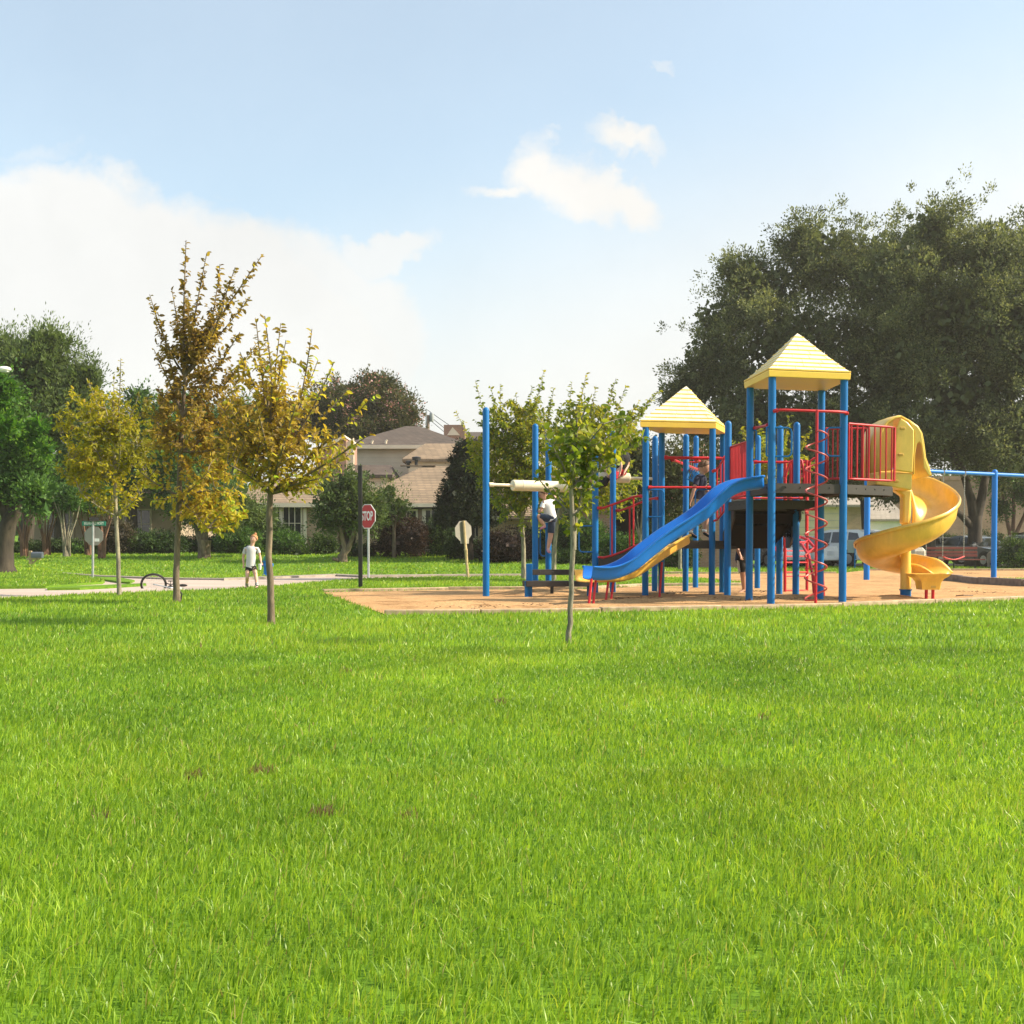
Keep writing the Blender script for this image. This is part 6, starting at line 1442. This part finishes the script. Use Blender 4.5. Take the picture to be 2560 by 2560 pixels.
def fig(root, J, s, skin, hair, face, hands_dir, bun=False, hairlen=0.0, shirt=None, bottom=None, shoes=None, socks=None, blen=1.0):
    """J: joint positions; s: body height in metres; face: horizontal unit vector the face looks along"""
    k = s/1.25; S_ = Skel(); r = lambda x: x*k
    fv = Vector(face).normalized(); up = (J['head']-J['neck']).normalized(); side = fv.cross(up).normalized()
    p = S_.pt(J['pelvis'], (r(.12), r(.085)))
    wst = S_.pt(J['pelvis'].lerp(J['chest'], .45), (r(.105), r(.075)), p)
    ch = S_.pt(J['chest'], (r(.118), r(.08)), wst)
    nb = S_.pt(J['neck'], r(.052), ch)
    hb = S_.pt(J['neck'].lerp(J['head'], .35), r(.05), nb)
    h1 = S_.pt(J['head'], (r(.08), r(.08)), hb)
    nose = S_.pt(J['head']+fv*r(.104)-up*r(.012), r(.013), h1)
    for sd in ('L', 'R'):
        sh = S_.pt(J['sh'+sd], r(.042), ch); el = S_.pt(J['el'+sd], r(.031), sh)
        S_.pt(J['el'+sd].lerp(J['ha'+sd], .3), r(.031), el); fo = len(S_.v)-1
        wr_ = S_.pt(J['ha'+sd], r(.024), fo)
        d = (J['ha'+sd]-J['el'+sd]).normalized() if hands_dir is None or hands_dir.get(sd) is None else Vector(hands_dir[sd]).normalized()
        pr_ = d.cross(up if abs(d.dot(up)) < .9 else fv).normalized(); cur = pr_.cross(d).normalized()
        pm = S_.pt(J['ha'+sd]+d*r(.035), (r(.024), r(.014)), wr_); pe = S_.pt(J['ha'+sd]+d*r(.06), (r(.026), r(.012)), pm)
        for i, ln in enumerate((.038, .046, .043, .033)):
            o_ = pr_*r(-.021+.014*i); b_ = J['ha'+sd]+d*r(.066)+o_
            S_.chain([(b_, r(.0062)), (b_+d*r(ln*.5)+cur*r(.005), r(.0058)), (b_+d*r(ln*.85)+cur*r(.018), r(.005))], pe)
        S_.chain([(J['ha'+sd]+d*r(.035)-pr_*r(.028), r(.0075)), (J['ha'+sd]+d*r(.06)-pr_*r(.038)+cur*r(.008), r(.006))], pm)
        hp_ = S_.pt(J['hip'+sd], r(.075), p); kn = S_.pt(J['kn'+sd], r(.048), hp_)
        cf = S_.pt(J['kn'+sd].lerp(J['an'+sd], .33), r(.047), kn); an = S_.pt(J['an'+sd], r(.03), cf)
        toe = J.get('to'+sd) or J['an'+sd]+fv*r(.13)-ZV*r(.035)
        ft = S_.pt(J['an'+sd].lerp(toe, .5)-ZV*r(.008), (r(.03), r(.022)), an); S_.pt(toe, (r(.028), r(.014)), ft)
    bo_ = skin_obj('body', S_.v, S_.e, S_.r, M[skin], root)
    dg = bpy.context.evaluated_depsgraph_get(); dg.update(); me = bpy.data.meshes.new_from_object(bo_.evaluated_get(dg)); bm = bmesh.new(); bm.from_mesh(me)
    Ti = parent_world(root).inverted(); Rh = Matrix((side, fv, up)).transposed()
    hd = MB().ball((0, 0, 0), 1, 18, 14); hv_ = []
    for v_ in hd.v:
        x, y, z = v_; w_ = 1-.22*max(0, -z)**1.3; hv_.append(bm.verts.new(Ti @ (J['head']+Rh @ Vector((x*r(.078)*w_, y*r(.092)*(1-.1*max(0, -z))+r(.01)*max(0, -z), z*r(.108))))))
    for f_ in hd.f:
        try: bm.faces.new([hv_[i] for i in f_])
        except ValueError: pass
    bm.to_mesh(me); bm.free(); bo_.modifiers.clear(); bo_.data = me; me.materials.clear(); me.materials.append(M[skin]); me.polygons.foreach_set('use_smooth', [True]*len(me.polygons))
    # hair cap as a shell around the back and top of the head
    mb = MB(); c_ = J['head']+up*r(.022)-fv*r(.014); hv = []
    Rm = Matrix((side, fv, up)).transposed()
    rows = []
    for i in range(9):
        row = []
        for j in range(19):
            th_ = math.pi*2*j/18; front = max(0, math.sin(th_)); lim = 1.0+.95*(1-front)+hairlen*(1-front)
            ph = lim*i/8; x, y, z = math.sin(ph)*math.cos(th_), math.sin(ph)*math.sin(th_), math.cos(ph)
            rad = r(.1)*(1+.03*math.sin(j*5+i*3)); row.append(c_+Rm @ Vector((x*rad*.93, y*rad*1.02, z*rad*1.0)))
        rows.append(row)
    hr = build(MB().grid(rows), 'hair', M[hair], root, solid=.008*k, ang=80)
    if bun: build(MB().ball(c_+up*r(.115)-fv*r(.02), r(.038), 10, 7), 'hair_bun', M[hair], hr)
    for sx in (-1, 1):
        build(MB().ball(J['head']+fv*r(.083)+side*r(.03)*sx+up*r(.006), r(.008), 8, 6), 'eye', M['eye'], root)
        build(MB().ball(J['head']+side*r(.078)*sx-up*r(.01)-fv*r(.005), (r(.012), r(.018), r(.022)), 8, 6), 'ear', M[skin], root)
    build(MB().ball(J['head']+fv*r(.084)-up*r(.045), (r(.02), r(.008), r(.006)), 8, 5), 'mouth', M['pink'], root)
    if shirt:
        sdv = (J['shR']-J['shL']); sdv = (sdv-up*sdv.dot(up)).normalized(); spn = (J['chest']-J['pelvis'])
        def ring(c, hw, hd, n_=16):
            fr = sdv.cross(spn.normalized()).normalized(); return [c+sdv*(r(hw*1.06)*math.cos(2*math.pi*i/n_))+fr*(r(hd*1.12)*math.sin(2*math.pi*i/n_)) for i in range(n_+1)]
        gm = MB().grid([ring(J['pelvis']-spn*.08, .128, .1), ring(J['pelvis']+spn*.1, .124, .096), ring(J['pelvis']+spn*.5, .112, .09), ring(J['chest'], .122, .095), ring(J['chest'].lerp(J['neck'], .45), .138, .085), ring(J['chest'].lerp(J['neck'], .75), .112, .065), ring(J['chest'].lerp(J['neck'], .92), .058, .052)])
        for sd in ('L', 'R'):
            a = J['sh'+sd]+(J['chest'].lerp(J['neck'], .5)-J['sh'+sd])*.5; b = J['sh'+sd].lerp(J['el'+sd], .58); gm.tube([a, J['sh'+sd]-up*r(.008), J['sh'+sd].lerp(J['el'+sd], .2), b], [r(.036), r(.044), r(.043), r(.05)], 12)
        build(gm, 'shirt', M[shirt], root, ang=60)
    if bottom:
        sdv = (J['hipR']-J['hipL']); sdv.normalize(); spn = (J['chest']-J['pelvis']); fr = sdv.cross(spn.normalized()).normalized()
        def ring2(c, hw, hd, n_=16): return [c+sdv*(r(hw*1.06)*math.cos(2*math.pi*i/n_))+fr*(r(hd*1.12)*math.sin(2*math.pi*i/n_)) for i in range(n_+1)]
        gm = MB().grid([ring2(J['pelvis']+spn*.22, .108, .084), ring2(J['pelvis'], .124, .098), ring2(J['pelvis']-spn*.14, .126, .1), ring2(J['pelvis']-spn*.3, .09, .075)])
        for sd in ('L', 'R'):
            a = J['hip'+sd].lerp(J['pelvis'], .3); b = J['hip'+sd].lerp(J['kn'+sd], bottom[1]); gm.tube([a, J['hip'+sd], J['hip'+sd].lerp(b, .5), b], [r(.066), r(.072), r(.069), r(.066)], 14)
        bo = build(gm, 'shorts', M[bottom[0]], root, ang=60)
        if len(bottom) > 2:
            for sx in (-.016, 0, .016):
                a_, b_ = J['hipL'], J['hipL'].lerp(J['knL'], bottom[1]); off_ = Vector((-.066*k, -.05*k, 0))
                build(MB().tube([a_+off_+XV*sx, b_+off_+XV*sx], .005, 5), 'side_stripe', M['white'], bo)
    for sd in ('L', 'R'):
        toe = J.get('to'+sd) or J['an'+sd]+fv*r(.13)-ZV*r(.035)
        if socks:
            T = Skel(); a = T.pt(J['an'+sd]-ZV*r(.01), r(.044)); T.pt(J['an'+sd].lerp(J['kn'+sd], socks[1]), r(.052), a); skin_obj('sock', T.v, T.e, T.r, M[socks[0]], root)
        if shoes:
            T = Skel(); hl = J['an'+sd]-(toe-J['an'+sd])*.15-ZV*r(.02); a = T.pt(hl, (r(.034), r(.028))); b = T.pt(hl.lerp(toe, .55), (r(.038), r(.026)), a); T.pt(toe+(toe-hl)*.05, (r(.034), r(.02)), b); skin_obj('shoe', T.v, T.e, T.r, M[shoes], root)
def checker():
    t = Mt('black_white_checked_sock'); c = t.node('ShaderNodeTexChecker'); t.l.new(t.pos(), c.inputs['Vector']); c.inputs['Scale'].default_value = 34
    c.inputs['Color1'].default_value = (.01, .01, .012, 1); c.inputs['Color2'].default_value = (.5, .5, .5, 1); t.l.new(c.outputs[0], t.b.inputs['Base Color']); t.rough(.9); return t.m
M['checks'] = checker()
# walking girl
g = gd(629, 24.5); q = lambda px, py, dy=0: W(px, py, g.y+dy)
root = empty('person', g, 'girl in pale grey t-shirt and black shorts walking on the grass with a cup', 'person')
J = dict(pelvis=q(627, 1416), chest=q(628, 1378), neck=q(630, 1364), head=q(634, 1348), shL=q(613, 1371), elL=q(608, 1393, .02), haL=q(609, 1411, -.03), shR=q(644, 1371), elR=q(650, 1390, .03), haR=q(653, 1407, -.08),
         hipL=q(620, 1420), knL=q(618, 1444, -.1), anL=q(617, 1466, .12), hipR=q(635, 1420), knR=q(640, 1443, -.12), anR=q(643, 1467, -.2))
fig(root, J, 1.04, 'skin_fair', 'hair_blond', (-.1, -1, 0), {'L': (0, -.3, -1), 'R': (.3, -.5, -.5)}, bun=True, shirt='tee_grey', bottom=('blackc', .3), shoes='blackc', socks=('checks', .5))
c = W(650, 1418, g.y-.14); o = build(MB().lathe(c-ZV*.05, [(.026, 0), (.034, .11), (.036, .115), (.028, .12)], 14), 'drink_cup', M['white']); tag(o, "white drink cup held in the walking girl's hand", 'cup')
# climbing child on the blue post
g = gd(1362, 22.3); q = lambda px, py, dy=0: W(px, py, 22.3+dy)
root = empty('person', g, 'child in white t-shirt and denim shorts climbing the blue posts', 'person')
J = dict(pelvis=q(1376, 1295, .02), chest=q(1371, 1262, 0), neck=q(1363, 1247), head=q(1357, 1235, -.03), shL=q(1358, 1257, -.1), elL=q(1352, 1278, -.12), haL=q(1339, 1279, -.08), shR=q(1380, 1250, .05), elR=q(1388, 1241, .08), haR=q(1380, 1246, .2),
         hipL=q(1370, 1297, -.05), knL=q(1342, 1288, -.12), anL=q(1362, 1314, -.1), hipR=q(1380, 1300, .03), knR=q(1376, 1342, .02), anR=q(1370, 1372, .05), toL=q(1350, 1322, -.14), toR=q(1374, 1381, -.08))
fig(root, J, 1.28, 'skin_fair', 'hair_brown', (-.85, -.45, -.3), {'L': (-.9, .3, .1), 'R': (-.7, .3, .2)}, shirt='tee_white', bottom=('denim', .78), shoes='pink')
# boy sitting on the far log
g = gd(1556, 22.75); q = lambda px, py, dy=0: W(px, py, 22.75+dy)
root = empty('person', g, 'blond boy in black t-shirt and red shorts straddling the far yellow log', 'person')
M['redc'] = paint('red_cotton', (.5, .02, .03), .9, .1)
J = dict(pelvis=q(1553, 1178), chest=q(1560, 1145, -.05), neck=q(1556, 1130, -.08), head=q(1551, 1115, -.1), shL=q(1549, 1142, -.12), elL=q(1553, 1165, -.2), haL=q(1550, 1181, -.2), shR=q(1571, 1141, .02), elR=q(1570, 1163, 0), haR=q(1561, 1180, -.12),
         hipL=q(1547, 1181, -.06), knL=q(1530, 1200, -.18), anL=q(1534, 1222, -.16), hipR=q(1556, 1181, .08), knR=q(1535, 1198, .22), anR=q(1537, 1222, .2), toL=q(1526, 1227, -.18), toR=q(1529, 1227, .2))
fig(root, J, 1.2, 'skin_fair', 'hair_blond', (-.8, -.6, -.1), {'L': (-.3, -.2, -1), 'R': (-.4, -.2, -1)}, shirt='blackc', bottom=('redc', .7))
# child hanging under the far log
g = gd(1500, 22.7); q = lambda px, py, dy=0: W(px, py, 22.7+dy)
root = empty('person', g, 'child in black shorts hanging by arms and legs under the far yellow log', 'person')
J = dict(pelvis=q(1509, 1205), chest=q(1485, 1215), neck=q(1474, 1214), head=q(1463, 1210), shL=q(1484, 1213, -.1), elL=q(1478, 1200, -.14), haL=q(1484, 1184, -.04), shR=q(1484, 1213, .1), elR=q(1480, 1200, .14), haR=q(1488, 1184, .04),
         hipL=q(1512, 1205, -.06), knL=q(1526, 1186, -.1), anL=q(1508, 1168, -.03), hipR=q(1512, 1205, .06), knR=q(1528, 1188, .1), anR=q(1512, 1170, .05), toL=q(1503, 1160, -.02), toR=q(1507, 1161, .05))
fig(root, J, 1.1, 'skin_tan', 'hair_brown', (0, 0, 1), {'L': (.1, .6, .6), 'R': (.1, -.6, .6)}, shirt='blackc', bottom=('blackc', .6), shoes='tee_white')
# boy walking on the lower tower deck
D = 21.65; g = W(1752, 1351, D); g.z = z2; q = lambda px, py, dy=0: W(px, py, D+dy)
root = empty('person', g, 'dark haired boy in navy shirt and khaki shorts walking on the lower tower deck', 'person')
J = dict(pelvis=q(1744, 1247), chest=q(1750, 1203), neck=q(1755, 1186), head=q(1761, 1169), shL=q(1744, 1196, -.12), elL=q(1735, 1225, -.18), haL=q(1727, 1250, -.18), shR=q(1757, 1196, .12), elR=q(1764, 1224, .15), haR=q(1777, 1235, .1),
         hipL=q(1741, 1252, -.06), knL=q(1737, 1292, -.06), anL=q(1725, 1332, -.05), hipR=q(1747, 1252, .06), knR=q(1768, 1288, .06), anR=q(1760, 1330, .06), toL=q(1742, 1344, -.05), toR=q(1776, 1343, .06))
fig(root, J, 1.42, 'skin_tan', 'hair_brown', (.95, -.3, -.2), {'L': (-.2, 0, -1), 'R': (.7, 0, -.5)}, shirt='navy', bottom=('khaki', .8), shoes='blackc', socks=('white', .2))
# person under the stair
D = 22.35; g = gd(1852, D); q = lambda px, py, dy=0: W(px, py, D+dy)
root = empty('person', g, 'barefoot person in navy shirt and black striped shorts standing under the deck', 'person')
J = dict(pelvis=q(1857, 1396), chest=q(1860, 1350), neck=q(1861, 1332), head=q(1860, 1314), shL=q(1846, 1345, -.05), elL=q(1842, 1368, -.12), haL=q(1850, 1388, -.2), shR=q(1874, 1345), elR=q(1884, 1362, -.1), haR=q(1884, 1350, -.2),
         hipL=q(1853, 1401, -.05), knL=q(1857, 1435, -.05), anL=q(1860, 1474, .02), hipR=q(1864, 1401, .05), knR=q(1868, 1436, .02), anR=q(1872, 1474, .06), toL=q(1847, 1482, -.06), toR=q(1862, 1482, .0))
fig(root, J, 1.42, 'skin_tan', 'hair_brown', (-.9, -.4, 0), None, shirt='navy', bottom=('blackc', .85, 1))
